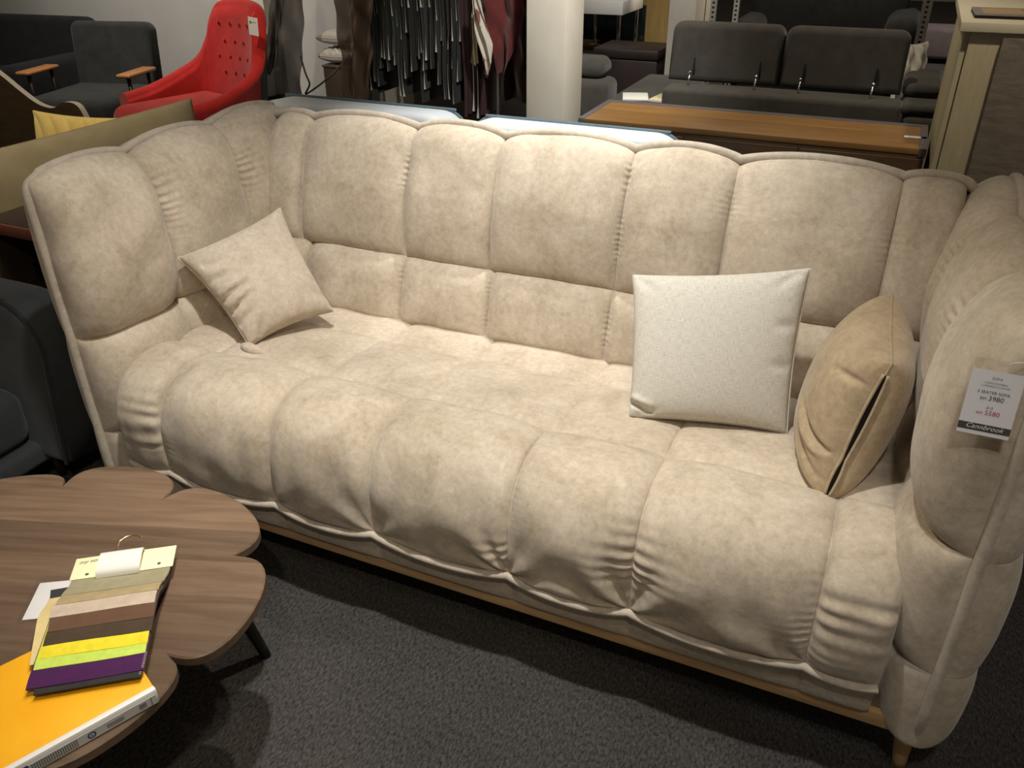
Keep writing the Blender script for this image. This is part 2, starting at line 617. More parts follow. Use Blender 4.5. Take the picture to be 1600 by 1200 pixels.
def build_sofa():
    root = thing('sofa', 'large beige suede three-seater sofa with channel tufting, piping and slim oak legs', 'sofa',
                 (XC, 1.65, 0))
    inv = Matrix.Translation((-XC, -1.65, 0))

    def done(o):
        o.matrix_parent_inverse = Matrix.Identity(4)
        o.location = (-XC, -1.65, 0)
        return o

    # ---- seat cushion: front fall, middle row, rear row
    front = Profile([(1.204, 0.275), (1.202, 0.34), (1.208, 0.41), (1.240, 0.475), (1.295, 0.507), (1.355, 0.512),
                     (1.41, 0.508)])
    L = front.L

    def P_front(U, V):
        y, z = front(np.clip(V, 0, L))
        hang = scallop(U, SEAT_SEAMS, 0.016) * smooth01(1 - V / 0.16)
        return np.stack([U, y - hang * 0.3, z - hang], -1)

    def fx_front(U, V, S, T):
        h = np.zeros_like(U)
        # puckered seams
        h += gather(U, V, -1.466, 0.05, 0.26, -1, 0.0045, 0.030, 0.06, 1.0)
        h += gather(U, V, -1.466, 0.05, 0.26, 1, 0.0012, 0.014, 0.02, 2.0)
        h += gather(U, V, -0.286, 0.02, 0.25, 0, 0.0035, 0.026, 0.045, 3.1)
        h += gather(U, V, -0.549, 0.10, 0.25, 1, 0.0015, 0.013, 0.02, 4.0)
        h += gather(U, V, -0.549, 0.02, 0.14, -1, 0.003, 0.03, 0.05, 4.4)
        h += gather(U, V, 0.05, 0.02, 0.25, 1, 0.0035, 0.030, 0.07, 5.0)
        h += gather(U, V, 0.05, 0.02, 0.22, -1, 0.0018, 0.016, 0.025, 6.0)
        h += gather(U, V, 0.18, 0.03, 0.20, -1, 0.005, 0.042, 0.06, 7.0)
        # folds fanning from the lower stitched corners
        for (u0, sd, am, k, sdg) in [(-0.549, -1, .0055, 9, .4), (-0.286, -1, .0065, 8, 1.2), (-0.286, 1, .0050, 7, 2.2),
                                     (-0.549, 1, .004, 8, .9), (-0.881, 1, .0035, 8, 2.9), (-0.881, -1, .003, 8, 1.9),
                                     (0.05, -1, .0045, 6, .2), (-1.147, 1, .003, 7, .7)]:
            h += fan(U, V, u0, 0.0, sd, am, k, 0.16, sdg, 0.05, 1.45)
        # loose vertical creases low on the drop
        low = smooth01((0.24 - V) / 0.12)
        h += ripple(U, V, 1.0, 0.22, 0.085, 0.0016, 1.0, low)
        h += ripple(U, V, 0.4, 1.0, 0.21, 0.0022, 3.0)
        h += ripple(U, V, 1.0, -0.5, 0.29, 0.0020, 5.0)
        return h

    seat = MB()
    G, u, v = quilt(P_front, SEAT_SEAMS, [0, L], 0.033, pu=3.6, pv=3.6, per_u=190, per_v=420, sign=1, fx=fx_front,
                    vfirst=1.5, vlast=5)
    seat.grid(G)
    mid = Profile([(1.41, 0.508), (1.53, 0.503), (1.66, 0.492)])
    MS = [a + d for a, d in zip(SEAT_SEAMS, [0, 0.02, 0.022, 0.02, 0.022, 0.0, 0.0, 0])]

    def fxs(U, V, S, T):
        return ripple(U, V, 0.5, 1.0, 0.16, 0.0012, 2.0) + ripple(U, V, 1.0, -0.4, 0.2, 0.0012, 4.0)

    def P_mid(U, V):
        y, z = mid(np.clip(V, 0, mid.L))
        return np.stack([U, y, z], -1)
    G, u, v = quilt(P_mid, MS, [0, mid.L], 0.017, pu=3.2, pv=3.0, per_u=110, per_v=140, sign=1, fx=fxs)
    seat.grid(G)
    rear = Profile([(1.66, 0.492), (1.75, 0.487), (1.86, 0.470)])
    RS = [a + d for a, d in zip(SEAT_SEAMS, [0, 0.03, 0.045, 0.03, 0.02, 0.0, 0.0, 0])]

    def P_rear(U, V):
        y, z = rear(np.clip(V, 0, rear.L))
        return np.stack([U, y, z], -1)
    G, u, v = quilt(P_rear, RS, [0, rear.L], 0.014, pu=3.2, pv=3.0, per_u=90, per_v=120, sign=1, fx=fxs)
    seat.grid(G)
    s = done(seat.build('seat_cushion', SUEDE, root))
    # front piping (hangs in shallow arcs between the seams)
    xs = np.unique(np.concatenate([np.linspace(a, b, 26) for a, b in zip(SEAT_SEAMS[:-1], SEAT_SEAMS[1:])]))
    sc = scallop(xs, SEAT_SEAMS, 0.016)
    pts = np.column_stack([xs, 1.196 - sc * 0.5, 0.272 - sc])
    MB().tube(pts, 0.0085, 10).build('seat_piping', SUEDE_PIPE, s)

    # ---- padded band below the piping
    def P_band(U, V):
        return np.stack([U, 1.222 + V * 0.06, 0.272 - V], -1)
    G, u, v = quilt(P_band, SEAT_SEAMS, [0, 0.098], 0.014, pu=5, pv=3, per_u=60, per_v=160, sign=-1)
    b = MB(); b.grid(G, flip=True)
    b.box((-1.62, 1.245, 0.165), (0.20, 1.98, 0.40), 0.0)
    done(b.build('base_band', SUEDE, root))

    # ---- oak rail and legs
    r = MB()
    r.box((-1.66, 1.232, 0.138), (0.225, 1.262, 0.174), 0.003)
    r.box((-1.66, 1.262, 0.138), (-1.634, 1.99, 0.166), 0.003)
    r.box((0.199, 1.262, 0.138), (0.225, 1.99, 0.166), 0.003)
    r.box((-1.66, 1.99, 0.138), (0.225, 2.016, 0.166), 0.003)
    done(r.build('base_rail', OAK, root, auto=40))
    for lx, ly, dx, dy in ((0.255, 1.285, 0.012, -0.004), (-1.69, 1.285, -0.012, -0.004), (0.255, 1.97, 0.012, 0.02),
                           (-1.69, 1.97, -0.012, 0.02)):
        z = np.linspace(0, 0.16, 8)
        pts = np.column_stack([lx + dx * (1 - z / .16), ly + dy * (1 - z / .16), z])
        done(MB().tube(pts, 0.0125, 16, True, 0.024).build('leg', OAK, root))

    # ---- back: upper row of tall pads, lower row of rolls, outer back
    up = Profile([(1.985, ZT), (1.966, ZT - .004), (1.938, 0.935), (1.908, 0.865), (1.880, 0.76), (1.865, 0.65)])

    def P_up(U, V):
        y, z = up(np.clip(V, 0, up.L))
        return np.stack([U, y, z + scallop(U, BACK_SEAMS, 0.02) * smooth01(1 - V / 0.2)], -1)

    def fx_up(U, V, S, T):
        h = ripple(U, V, 1, .3, 0.23, 0.0018, 1.5) + ripple(U, V, .2, 1, 0.3, 0.0015, 2.5)
        h += gather(U, V, -1.15, 0.05, 0.20, 0, 0.0052, 0.0135, 0.0055, 1.0)
        h += gather(U, V, -0.55, 0.03, 0.34, 0, 0.0052, 0.0135, 0.0055, 2.0)
        h += gather(U, V, -0.30, 0.05, 0.16, 0, 0.0014, 0.014, 0.02, 3.0)
        h += gather(U, V, 0.05, 0.10, 0.24, 0, 0.0014, 0.014, 0.02, 3.0)
        return h
    back = MB()
    G, u, v = quilt(P_up, BACK_SEAMS, [0, up.L], 0.044, pu=4.4, pv=3.6, per_u=170, per_v=430, sign=-1, fx=fx_up,
                    vfirst=1.12, vlast=5.0)
    back.grid(G)
    lowp = Profile([(1.868, 0.652), (1.845, 0.625), (1.825, 0.56), (1.80, 0.475)])
    LS = [-1.60, -1.455, -1.145, -0.881, -0.551, -0.300, 0.045, 0.175]

    def P_low(U, V):
        y, z = lowp(np.clip(V, 0, lowp.L))
        return np.stack([U, y, z], -1)

    def fx_low(U, V, S, T):
        h = ripple(U, V, 1, .3, 0.2, 0.0012, 4.5)
        for q in (-1.145, -0.881, -0.551):
            h += gather(U, V, q, 0.01, 0.17, 0, 0.0052, 0.013, 0.0055, q * 9)
        return h
    G, u, v = quilt(P_low, LS, [0, lowp.L], 0.042, pu=4.2, pv=3.0, per_u=170, per_v=480, sign=-1, fx=fx_low)
    back.grid(G)

    outp = Profile([(1.985, ZT), (2.02, ZT + .002), (2.055, 0.935), (2.065, 0.85), (2.06, 0.5), (2.04, 0.15)])

    def P_out(U, V):
        y, z = outp(np.clip(V, 0, outp.L))
        return np.stack([U, y, z + scallop(U, BACK_SEAMS, 0.02) * smooth01(1 - V / 0.12)], -1)
    OS = [-1.72] + BACK_SEAMS[1:-1] + [0.285]
    u_ = np.linspace(-1.72, 0.285, 120); v_ = np.linspace(0, outp.L, 60)
    U, V = np.meshgrid(u_, v_, indexing='ij')
    back.grid(P_out(U, V), flip=True)
    b = done(back.build('backrest', SUEDE, root))
    xs = np.unique(np.concatenate([np.linspace(a, c, 24) for a, c in zip(BACK_SEAMS[:-1], BACK_SEAMS[1:])]))
    pts = np.column_stack([xs, np.full_like(xs, 1.982), ZT + 0.012 + scallop(xs, BACK_SEAMS, 0.02)])
    # run the ends down into the arms
    e0 = np.array([[-1.67, 1.995, ZT + 0.006], [-1.635, 1.99, ZT + 0.004]])
    e1 = np.array([[0.20, 1.985, ZT - 0.012], [0.222, 1.98, ZT - 0.03]])
    MB().tube(np.vstack([e0, pts, e1]), 0.0115, 12).build('backrest_piping', SUEDE_PIPE, b)

    # ---- arms
    def arm(side):
        xp = XL if side < 0 else XR
        sg = 1 if side < 0 else -1        # inward direction

        def g(d, R):
            q = np.clip(d / R, 0, 1)
            return (1 - (1 - q) ** 2.4) ** (1 / 2.4)
        a = MB()
        upi = Profile([(0.0, ZT), (0.028, ZT - 0.002), (0.058, 0.925), (0.076, 0.84), (0.080, 0.72), (0.070, 0.64),
                       (0.050, 0.592)])

        def P_u(U, V):
            xi, z = upi(np.clip(V, 0, upi.L))
            xi = xi * g(U - YF, 0.10)
            z = z + scallop(U, ARM_SEAMS, 0.02) * smooth01(1 - V / 0.2)
            return np.stack([xp + sg * xi, U, z], -1)

        def fx_u(U, V, S, T):
            h = ripple(U, V, 1, .4, 0.24, 0.0022, 1.0 + side) + ripple(U, V, .3, 1, 0.27, 0.0022, 2.0)
            h += gather(U, V, 1.484, 0.05, 0.26, 1, 0.0042, 0.017, 0.032, 1.0)
            h += gather(U, V, 1.484, 0.06, 0.22, -1, 0.0014, 0.02, 0.02, 2.0)
            h += gather(U, V, 1.78, 0.08, 0.22, 1, 0.0038, 0.018, 0.04, 3.0)
            return h
        G, u, v = quilt(P_u, ARM_SEAMS, [0, upi.L], 0.047, pu=3.6, pv=3.6, per_u=180, per_v=380, sign=-sg, fx=fx_u,
                        vfirst=1.15, vlast=4.6)
        a.grid(G, flip=sg < 0)
        lo = Profile([(0.050, 0.594), (0.078, 0.56), (0.086, 0.48), (0.080, 0.40), (0.066, 0.330)])

        def P_l(U, V):
            xi, z = lo(np.clip(V, 0, lo.L))
            xi = xi * g(U - YF, 0.09)
            return np.stack([xp + sg * xi, U, z], -1)
        G, u, v = quilt(P_l, ARM_SEAMS, [0, lo.L], 0.038, pu=3.0, pv=3.0, per_u=110, per_v=200, sign=-sg,
                        fx=lambda U, V, S, T: ripple(U, V, 1, .6, 0.2, 0.0018, 3.0 + side))
        a.grid(G, flip=sg < 0)
        bd = Profile([(0.066, 0.332), (0.074, 0.29), (0.070, 0.22), (0.050, 0.15), (0.0, 0.140)])

        def P_b(U, V):
            xi, z = bd(np.clip(V, 0, bd.L))
            xi = xi * g(U - YF, 0.08)
            return np.stack([xp + sg * xi, U, z], -1)
        G, u, v = quilt(P_b, [1.21, 1.5, 2.06], [0, bd.L], 0.012, pu=5, pv=3.4, per_u=90, per_v=160, sign=-sg)
        a.grid(G, flip=sg < 0)
        # outer half, rows match
        for rows, amp in (([(0, ZT), (-0.028, ZT + .002), (-0.058, 0.93), (-0.070, 0.83), (-0.070, 0.70), (-0.064, 0.592)], 0.018),
                          ([(-0.064, 0.592), (-0.072, 0.52), (-0.072, 0.42), (-0.066, 0.33)], 0.012),
                          ([(-0.066, 0.33), (-0.068, 0.24), (-0.055, 0.15), (0.0, 0.140)], 0.008)):
            pr = Profile(rows)
            isup = amp > 0.015

            def P_o(U, V):
                xi, z = pr(np.clip(V, 0, pr.L))
                xi = xi * g(U - YF, 0.09)
                if isup:
                    z = z + scallop(U, ARM_SEAMS, 0.02) * smooth01(1 - V / 0.12)
                return np.stack([xp + sg * xi, U, z], -1)
            G, u, v = quilt(P_o, [1.21, 2.065], [0, pr.L], amp, pu=4, pv=3, per_u=90, per_v=120, sign=sg)
            a.grid(G, flip=sg > 0)
        o = done(a.build('armrest', SUEDE, root))
        # piping: up the front edge, over the corner, back along the top
        zf = np.linspace(0.145, ZT - 0.03, 40)
        fr = np.column_stack([np.full_like(zf, xp), YF - 0.004 + 0.02 * smooth01((0.24 - zf) / 0.1), zf])
        ca = np.linspace(0, np.pi / 2, 8)[1:]
        co = np.column_stack([np.full_like(ca, xp), YF - 0.004 + 0.03 * (1 - np.cos(ca)), ZT - 0.03 + 0.042 * np.sin(ca)])
        ys = np.unique(np.concatenate([np.linspace(p, q, 22) for p, q in zip(ARM_SEAMS[:-1], ARM_SEAMS[1:])]))
        ys = ys[ys > YF + 0.035]
        tp = np.column_stack([np.full_like(ys, xp), ys, ZT + 0.012 + scallop(ys, ARM_SEAMS, 0.02)])
        pts = np.vstack([fr, co, tp])
        MB().tube(pts, 0.0108, 12).build('armrest_piping', SUEDE_PIPE, o)
    arm(-1)
    arm(1)
    return root


build_sofa()


# ------------------------------------------------------------------ cushions
def pillow_point(A, B, C, D, n, u, v, t, k):
    x = u * (1 - k * (1 - v * v) * u * u)
    y = v * (1 - k * (1 - u * u) * v * v)
    a = (1 - x) / 2; b = (1 + x) / 2; c = (1 - y) / 2; d = (1 + y) / 2
    P = (a * d)[..., None] * A + (b * d)[..., None] * B + (b * c)[..., None] * C + (a * c)[..., None] * D
    return P + n * t[..., None]


def pillow(name, A, B, C, D, T, m, k=0.07, front=1.0, back=1.0, wr=None, n=64, pw=0.42, pwb=None, parent=None, label=None, cat='cushion', seam=True):
    """cushion with corners A top-left, B top-right, C bottom-right, D bottom-left seen from its front"""
    A, B, C, D = (np.array(p, float) for p in (A, B, C, D))
    nn = np.cross(B - A, A - D)
    nn /= np.linalg.norm(nn)
    s = np.linspace(-1, 1, n)
    s = 0.35 * s + 0.65 * np.sin(np.pi / 2 * s)
    U, V = np.meshgrid(s, s, indexing='ij')
    body = np.clip(1 - U * U, 0, 1) ** pw * np.clip(1 - V * V, 0, 1) ** np.where(V < 0, pwb or pw, pw)
    mb = MB()
    W = wr(U, V) if wr else 0
    edge = np.minimum(1, 4 * body)
    Pf = pillow_point(A, B, C, D, nn, U, V, T * front * body + W * edge, k)
    Pb = pillow_point(A, B, C, D, nn, U, V, -T * back * body, k)
    mb.grid(Pf)
    mb.grid(Pb, flip=True)
    uv = np.stack([(U + 1) / 2, (V + 1) / 2], -1).reshape(-1, 2)
    o = link_mesh(name, np.concatenate(mb.v), mb.f, m, parent, True, np.vstack([uv, uv]))
    # weld the rim
    bm = bmesh.new(); bm.from_mesh(o.data)
    bmesh.ops.remove_doubles(bm, verts=bm.verts[:], dist=1e-5)
    bm.to_mesh(o.data); bm.free()
    if label:
        tag(o, label, cat)
    if seam:
        e = np.linspace(-1, 1, 40)[:-1]
        one = np.ones_like(e)
        loop = np.concatenate([np.stack([e, one], 1), np.stack([one, -e], 1), np.stack([-e, -one], 1), np.stack([-one, e], 1)])
        pts = pillow_point(A, B, C, D, nn, loop[:, 0], loop[:, 1], np.zeros(len(loop)), k)
        pts = np.vstack([pts, pts[:1]])
        sm = MB().tube(pts, 0.0022, 6, False).build('seam', m, o)
    return o, (A, B, C, D, nn, k)


def fold(U, V, u0, v0, ang, length, width, amp):
    """one soft crease starting at (u0,v0) running along ang"""
    c, s_ = math.cos(ang), math.sin(ang)
    x = (U - u0) * c + (V - v0) * s_
    y = -(U - u0) * s_ + (V - v0) * c
    return amp * np.exp(-(y / width) ** 2) * smooth01(x / 0.06 + 0.5) * smooth01((length - x) / (0.7 * length))


def wr_pale(U, V):
    h = np.zeros_like(U)
    for (u0, v0, a, l, w, am) in [(-0.98, -0.10, 0.10, 0.75, 0.05, -.011), (-0.98, -0.02, 0.16, 0.8, 0.05, .008),
                                  (-0.98, -0.36, 0.22, 0.75, 0.05, -.012), (-0.98, -0.27, 0.22, 0.7, 0.05, .008),
                                  (-0.98, 0.30, -0.1, 0.6, 0.06, -.007), (-0.98, -0.62, 0.3, 0.6, 0.06, -.008),
                                  (-0.7, -0.98, 0.9, 0.5, 0.06, -.008), (-0.85, 0.62, -0.35, 0.6, 0.07, -.005),
                                  (0.98, -0.75, 2.6, 0.5, 0.08, -.006)]:
        h += fold(U, V, u0, v0, a, l, w, am)
    return h


# pale pillow leaning into the left corner, one lower corner tucked under
o, pf = pillow('throw_pillow', (-1.585, 1.475, 0.722), (-1.455, 1.735, 0.790), (-1.262, 1.655, 0.555), (-1.385, 1.455, 0.520),
               0.072, SUEDE_PINK, 0.09, 1.0, 0.8, lambda U, V: 1.5 * wr_pale(U, V), pw=0.36,
               label='pale suede throw pillow leaning in the left corner of the beige sofa', cat='pillow')
fb = MB()
t = np.linspace(0, 1, 14)
tk = np.column_stack([-1.402 + 0.075 * t, 1.448 - 0.008 * np.sin(t * 3), 0.522 + 0.004 * np.sin(t * 5)])
fb.tube(tk, 0.014 * np.sin(np.pi * (0.12 + 0.76 * t)), 12)
fb.build('tucked_corner', SUEDE_PINK, o)


def wr_linen(U, V):
    h = np.zeros_like(U)
    for (u0, v0, a, l, w, am) in [(-0.97, -0.80, -0.45, 0.45, 0.035, -.009), (-0.97, -0.72, -0.35, 0.45, 0.04, .005),
                                  (-0.9, -0.98, 0.3, 0.5, 0.05, -.004), (0.97, 0.3, 3.2, 0.3, 0.06, -.004),
                                  (0.97, -0.2, 3.1, 0.3, 0.06, -.004), (0.9, 0.95, -2.4, 0.4, 0.06, -.004),
                                  (-0.9, 0.95, -0.8, 0.4, 0.06, -.004)]:
        h += fold(U, V, u0, v0, a, l, w, am)
    return h


pillow('linen_cushion', (-0.458, 1.688, 0.776), (-0.090, 1.695, 0.848), (-0.072, 1.590, 0.517), (-0.398, 1.518, 0.517),
       0.062, LINEN, 0.05, 1.0, 0.8, lambda U, V: 1.4 * wr_linen(U, V), pw=0.34,
       label='white woven linen cushion propped upright against the sofa back', cat='cushion')


def wr_tan(U, V):
    h = np.zeros_like(U)
    for (u0, v0, a, l, w, am) in [(0.98, -0.42, 2.75, 0.9, 0.045, -.012), (0.98, -0.5, 2.75, 0.9, 0.05, .008),
                                  (0.98, 0.62, 3.4, 0.5, 0.05, -.008), (0.6, -0.98, 2.2, 0.7, 0.05, -.008),
                                  (0.98, -0.8, 2.5, 0.8, 0.06, -.006), (0.3, 0.98, -1.6, 0.4, 0.04, -.004),
                                  (-0.1, 0.98, -1.6, 0.4, 0.04, -.004), (0.6, 0.98, -1.6, 0.35, 0.04, -.004)]:
        h += fold(U, V, u0, v0, a, l, w, am)
    return h


TA = ((0.072, 1.765, 0.792), (0.085, 1.445, 0.792), (0.026, 1.395, 0.512), (0.012, 1.71, 0.505))
o, (A, B, C, D, nn, kk) = pillow('suede_pillow', *TA, 0.105, SUEDE_TAN, 0.035, 1.0, 0.80, lambda U, V: 1.4 * wr_tan(U, V), n=84, pw=0.36, pwb=0.20,
                                 label='tan suede pillow with an open zip slit leaning on the right armrest', cat='pillow')
# zip along the front edge: two welts with a dark gap between
v = np.linspace(0.84, -0.93, 40)
edge = pillow_point(A, B, C, D, nn, np.ones_like(v), v, np.zeros_like(v), kk)
out = np.array([0.0, -1.0, 0.05])
gap = 0.0035 * (np.sin(np.pi * np.clip((0.84 - v) / 1.25, 0, 1)) ** 0.8 + 0.8 * np.sin(np.pi * np.clip((v + 0.93) / 0.52, 0, 1)) ** 0.8) + 0.0015
for sg in (1, -1):
    pts = edge + out * 0.005 + nn * ((gap + 0.0026) * sg)[:, None]
    MB().tube(pts, 0.0030, 8).build('zip_welt', SUEDE_TAN, o)
DARK = mat('dark_gap', (0.012, 0.010, 0.008), 0.9, spec=0.1)
MB().grid(np.stack([edge + out * 0.0045 + nn * (gap + .001)[:, None], edge + out * 0.0045 - nn * (gap + .001)[:, None]], 0)).build('zip_opening', DARK, o)


# ------------------------------------------------------------------ coffee table
def build_table():
    zt = 0.42
    root = thing('coffee_table', 'dark walnut coffee table with a scalloped cloud shaped top in front of the sofa', 'table', (-1.35, 0.65, 0))
    cusps = [(-1.67, 0.74), (-1.471, 0.921), (-1.240, 0.970), (-0.988, 0.894), (-0.927, 0.656), (-0.985, 0.425),
             (-1.20, 0.32), (-1.45, 0.27), (-1.70, 0.31), (-1.80, 0.52)]
    hs = [0.075, 0.097, 0.103, 0.100, 0.078, 0.1, 0.1, 0.1, 0.1, 0.1]
    sk = [0.0, 0.0, 0.0, -0.1, -0.25, 0, 0, 0, 0, 0]
    pts = []
    n = len(cusps)
    cen = np.mean(cusps, 0)
    for i in range(n):
        a = np.array(cusps[i]); b = np.array(cusps[(i + 1) % n])
        ch = b - a
        nr = np.array([ch[1], -ch[0]]) / np.linalg.norm(ch)
        if nr @ ((a + b) / 2 - cen) < 0:
            nr = -nr
        for t in np.linspace(0, np.pi, 22)[:-1]:
            x = 0.5 - 0.56 * math.cos(t) * (1 - 0.0) + 0.0
            x = (1 - math.cos(t)) / 2
            bow = math.sin(t) ** 0.8
            side = 0.08 * math.sin(2 * t) * -1
            pts.append(a + ch * (x + side * 0.6 + sk[i] * -0.1 * bow) + nr * hs[i] * bow)
    pts = np.array(pts) - np.array([-1.35, 0.65])
    MB().prism(pts, zt - 0.022, zt, 0.003).build('tabletop', WALNUT, root, auto=30)
    BL = mat('black_lacquer', (0.012, 0.011, 0.010), 0.45)
    for (fx, fy, tx, ty) in ((-1.072, 1.0, -1.13, 0.93), (-1.66, 0.80, -1.58, 0.76), (-1.10, 0.40, -1.16, 0.46), (-1.63, 0.36, -1.56, 0.42)):
        z = np.linspace(0, zt - 0.02, 10)
        q = z / (zt - 0.02)
        p = np.column_stack([fx + (tx - fx) * q + 1.35, fy + (ty - fy) * q - 0.65, z])
        MB().tube(p, 0.011, 14, True, 0.021).build('leg', BL, root)


build_table()


def plain(name, col, rough=0.6, **k):
    return mat(name, col, rough, **k)


def text_mesh(body, size, M, m, name, parent, shear=0.0, extrude=0.0, align='LEFT', sx=1.0):
    cu = bpy.data.curves.new(name + '_curve', 'FONT')
    cu.body = body; cu.size = size; cu.shear = shear; cu.extrude = extrude; cu.align_x = align
    cu.resolution_u = 3
    tmp = bpy.data.objects.new('tmp_text', cu)
    COL.objects.link(tmp)
    bpy.context.view_layer.update()
    me = bpy.data.meshes.new_from_object(tmp.evaluated_get(bpy.context.evaluated_depsgraph_get()))
    bpy.data.objects.remove(tmp)
    for vv in me.vertices:
        vv.co.x *= sx
    me.transform(M)
    me.materials.clear(); me.materials.append(m)
    o = bpy.data.objects.new(name, me)
    COL.objects.link(o)
    o.parent = parent
    return o


INK = plain('black_ink', (0.02, 0.018, 0.018), 0.7)


def sample_book():
    zt = 0.42
    root = thing('fabric_sample_book', 'hanging fabric sample book with a cream header and fanned coloured swatches on the coffee table', 'fabric samples', (-1.221, 0.747, zt))
    # local frame: x along the header, y down the swatches (stored as -Y), z up
    ex = Vector((0.809, 0.588, 0)); ey = Vector((0.588, -0.809, 0))
    root.rotation_euler = (0, 0, math.atan2(ex.y, ex.x))
    # in local space: X = ex, Y = -ey

    def lift(s):    # the lower half rests on the binder
        return 0.036 * smooth01((s - 0.062) / 0.11)
    names = [('khaki', (0.30, 0.27, 0.17), 0.124), ('tan', (0.36, 0.28, 0.15), 0.155), ('blush', (0.48, 0.39, 0.31), 0.184),
             ('brown', (0.115, 0.062, 0.038), 0.214), ('dark brown', (0.062, 0.042, 0.026), 0.241), ('yellow', (0.70, 0.60, 0.03), 0.265),
             ('lime', (0.48, 0.62, 0.10), 0.284), ('purple', (0.058, 0.012, 0.070), 0.318), ('charcoal', (0.030, 0.028, 0.028), 0.328)]
    n = len(names)
    dz = 0.0030
    for i, (lab, col, end) in enumerate(names):
        h0 = 0.006 + (n - 1 - i) * dz
        m = fabric('swatch_' + lab.replace(' ', '_'), tuple(c * 0.88 for c in col), tuple(min(1, c * 1.1) for c in col), 60, 900, 0.35, 0.1)
        s = np.linspace(0.02, end, 40)
        off = 0.002 * math.sin(i * 2.3)
        x0, x1 = 0.006 + off - (0.006 if i > 5 else 0), 0.172 + 0.0015 * math.cos(i * 1.7) - 0.0006 * i
        if i == n - 1:
            x0, x1 = 0.012, 0.166
        xs = np.linspace(x0, x1, 16)
        X, S = np.meshgrid(xs, s, indexing='ij')
        Z = h0 + lift(S) + 0.0004 * np.sin(X * 40 + i) * smooth01(S / .1)
        curl = smooth01((S - end + 0.018) / 0.018)
        Z = Z - 0.0022 * curl
        top = np.stack([X, -S - 0.0007 * np.sin(X * 25 + i) * curl, Z + 0.0026], -1)
        bot = np.stack([X, -S - 0.0007 * np.sin(X * 25 + i) * curl, Z - 0.0002], -1)
        mb = MB()
        mb.grid(top, flip=True); mb.grid(bot)
        # rims
        for P, Q, fl in ((top[:, -1], bot[:, -1], 0), (top[0], bot[0], 1), (top[-1], bot[-1], 0), (top[:, 0], bot[:, 0], 1)):
            mb.grid(np.stack([P, Q], 0), flip=bool(fl))
        sw = mb.build('swatch', m, root, smooth=True, auto=50)
        sw['label'] = lab + ' fabric swatch'
        if lab in ('purple', 'charcoal'):
            # loose light threads on the cut edge
            th = MB()
            for q in range(10):
                sy = end - 0.004 - q * 0.0034
                th.box((x1 - 0.003, -sy, 0.0), (x1 + 0.001, -sy + 0.0009, 0.0008), M=Matrix.Translation((0, 0, h0 + float(lift(np.array(sy))) + 0.0022)))
            th.build('frayed_thread', plain('thread_grey', (0.4, 0.38, 0.36)), sw, smooth=False)
    # rotated pale yellow swatch and slate swatch peeping out at the left
    for lab, col, poly, z in (('pale yellow', (0.66, 0.53, 0.26), [(-0.036, 0.076), (0.06, 0.070), (0.075, 0.258), (-0.010, 0.266)], 0.005),
                              ('slate', (0.035, 0.036, 0.042), [(-0.040, 0.050), (0.06, 0.046), (0.06, 0.08), (-0.034, 0.082)], 0.004)):
        m = fabric('swatch_' + lab.replace(' ', '_'), tuple(c * 0.9 for c in col), col, 60, 900, 0.3, 0.1)
        P = np.array(poly)
        a = np.linspace(0, 1, 24)
        L_ = P[0] + (P[3] - P[0]) * a[:, None]
        R_ = P[1] + (P[2] - P[1]) * a[:, None]
        g = np.stack([np.column_stack([E[:, 0], -E[:, 1], z + lift(E[:, 1])]) for E in (L_, R_)], 0)
        top = g + np.array([0, 0, 0.0015])
        mb = MB(); mb.grid(top, flip=True); mb.grid(g)
        mb.grid(np.stack([top[0], g[0]], 0), flip=True)
        mb.grid(np.stack([top[:, -1], g[:, -1]], 0)); mb.grid(np.stack([top[:, 0], g[:, 0]], 0), flip=True)
        sw = mb.build('swatch', m, root, smooth=False)
        sw['label'] = lab + ' swatch sticking out at the left'
    CREAM = plain('cream_card', (0.80, 0.78, 0.50), 0.7)
    hz = 0.006 + n * dz + 0.0006
    hd = box_obj('header_card', (0.002, -0.066, hz - 0.0004), (0.178, -0.008, hz + 0.0012), CREAM, root, r=0.0008)
    for x, y in ((0.030, 0.056), (0.153, 0.054)):
        MB().tube([(x, -y, hz + 0.0012), (x, -y, hz + 0.0016)], 0.0032, 16).build('rivet_hole', plain('hole_dark', (0.10, 0.085, 0.05)), hd)
    text_mesh('my sofa', 0.0125, Matrix.Translation((0.010, -0.0255, hz + 0.0015)) @ Matrix.Rotation(0.08, 4, 'Z'), INK, 'handwriting', hd, 0.25)
    # rolled white clear strip folded over the header
    ROLL = mat('glossy_white_film', (0.80, 0.79, 0.75), 0.25)
    a = np.linspace(0.0, math.pi, 22)
    yy = 0.038 + 0.029 * np.cos(a)
    zz = hz + 0.001 + 0.021 * np.sin(a) ** 0.7
    for_x = np.linspace(0.048, 0.122, 6)
    g = np.stack([np.column_stack([np.full_like(yy, x) + 0.004 * np.sin(a), -(yy + 0.004), zz]) for x in for_x], 0)
    mb = MB(); mb.grid(g); mb.grid(g * 1.0 - np.array([0, 0, 0.0006]), flip=True)
    mb.build('folded_film', ROLL, root)
    HOOK = mat('brass_wire', (0.75, 0.58, 0.36), 0.25, 1.0)
    hp = catmull([(0.072, -0.012, hz - 0.002), (0.070, 0.006, hz), (0.072, 0.022, hz + 0.003), (0.080, 0.032, hz + 0.004), (0.090, 0.036, hz + 0.004),
                  (0.102, 0.033, hz + 0.004), (0.112, 0.026, hz + 0.004)], 40)
    MB().tube(hp, 0.0017, 8).build('hook', HOOK, root)


sample_book()


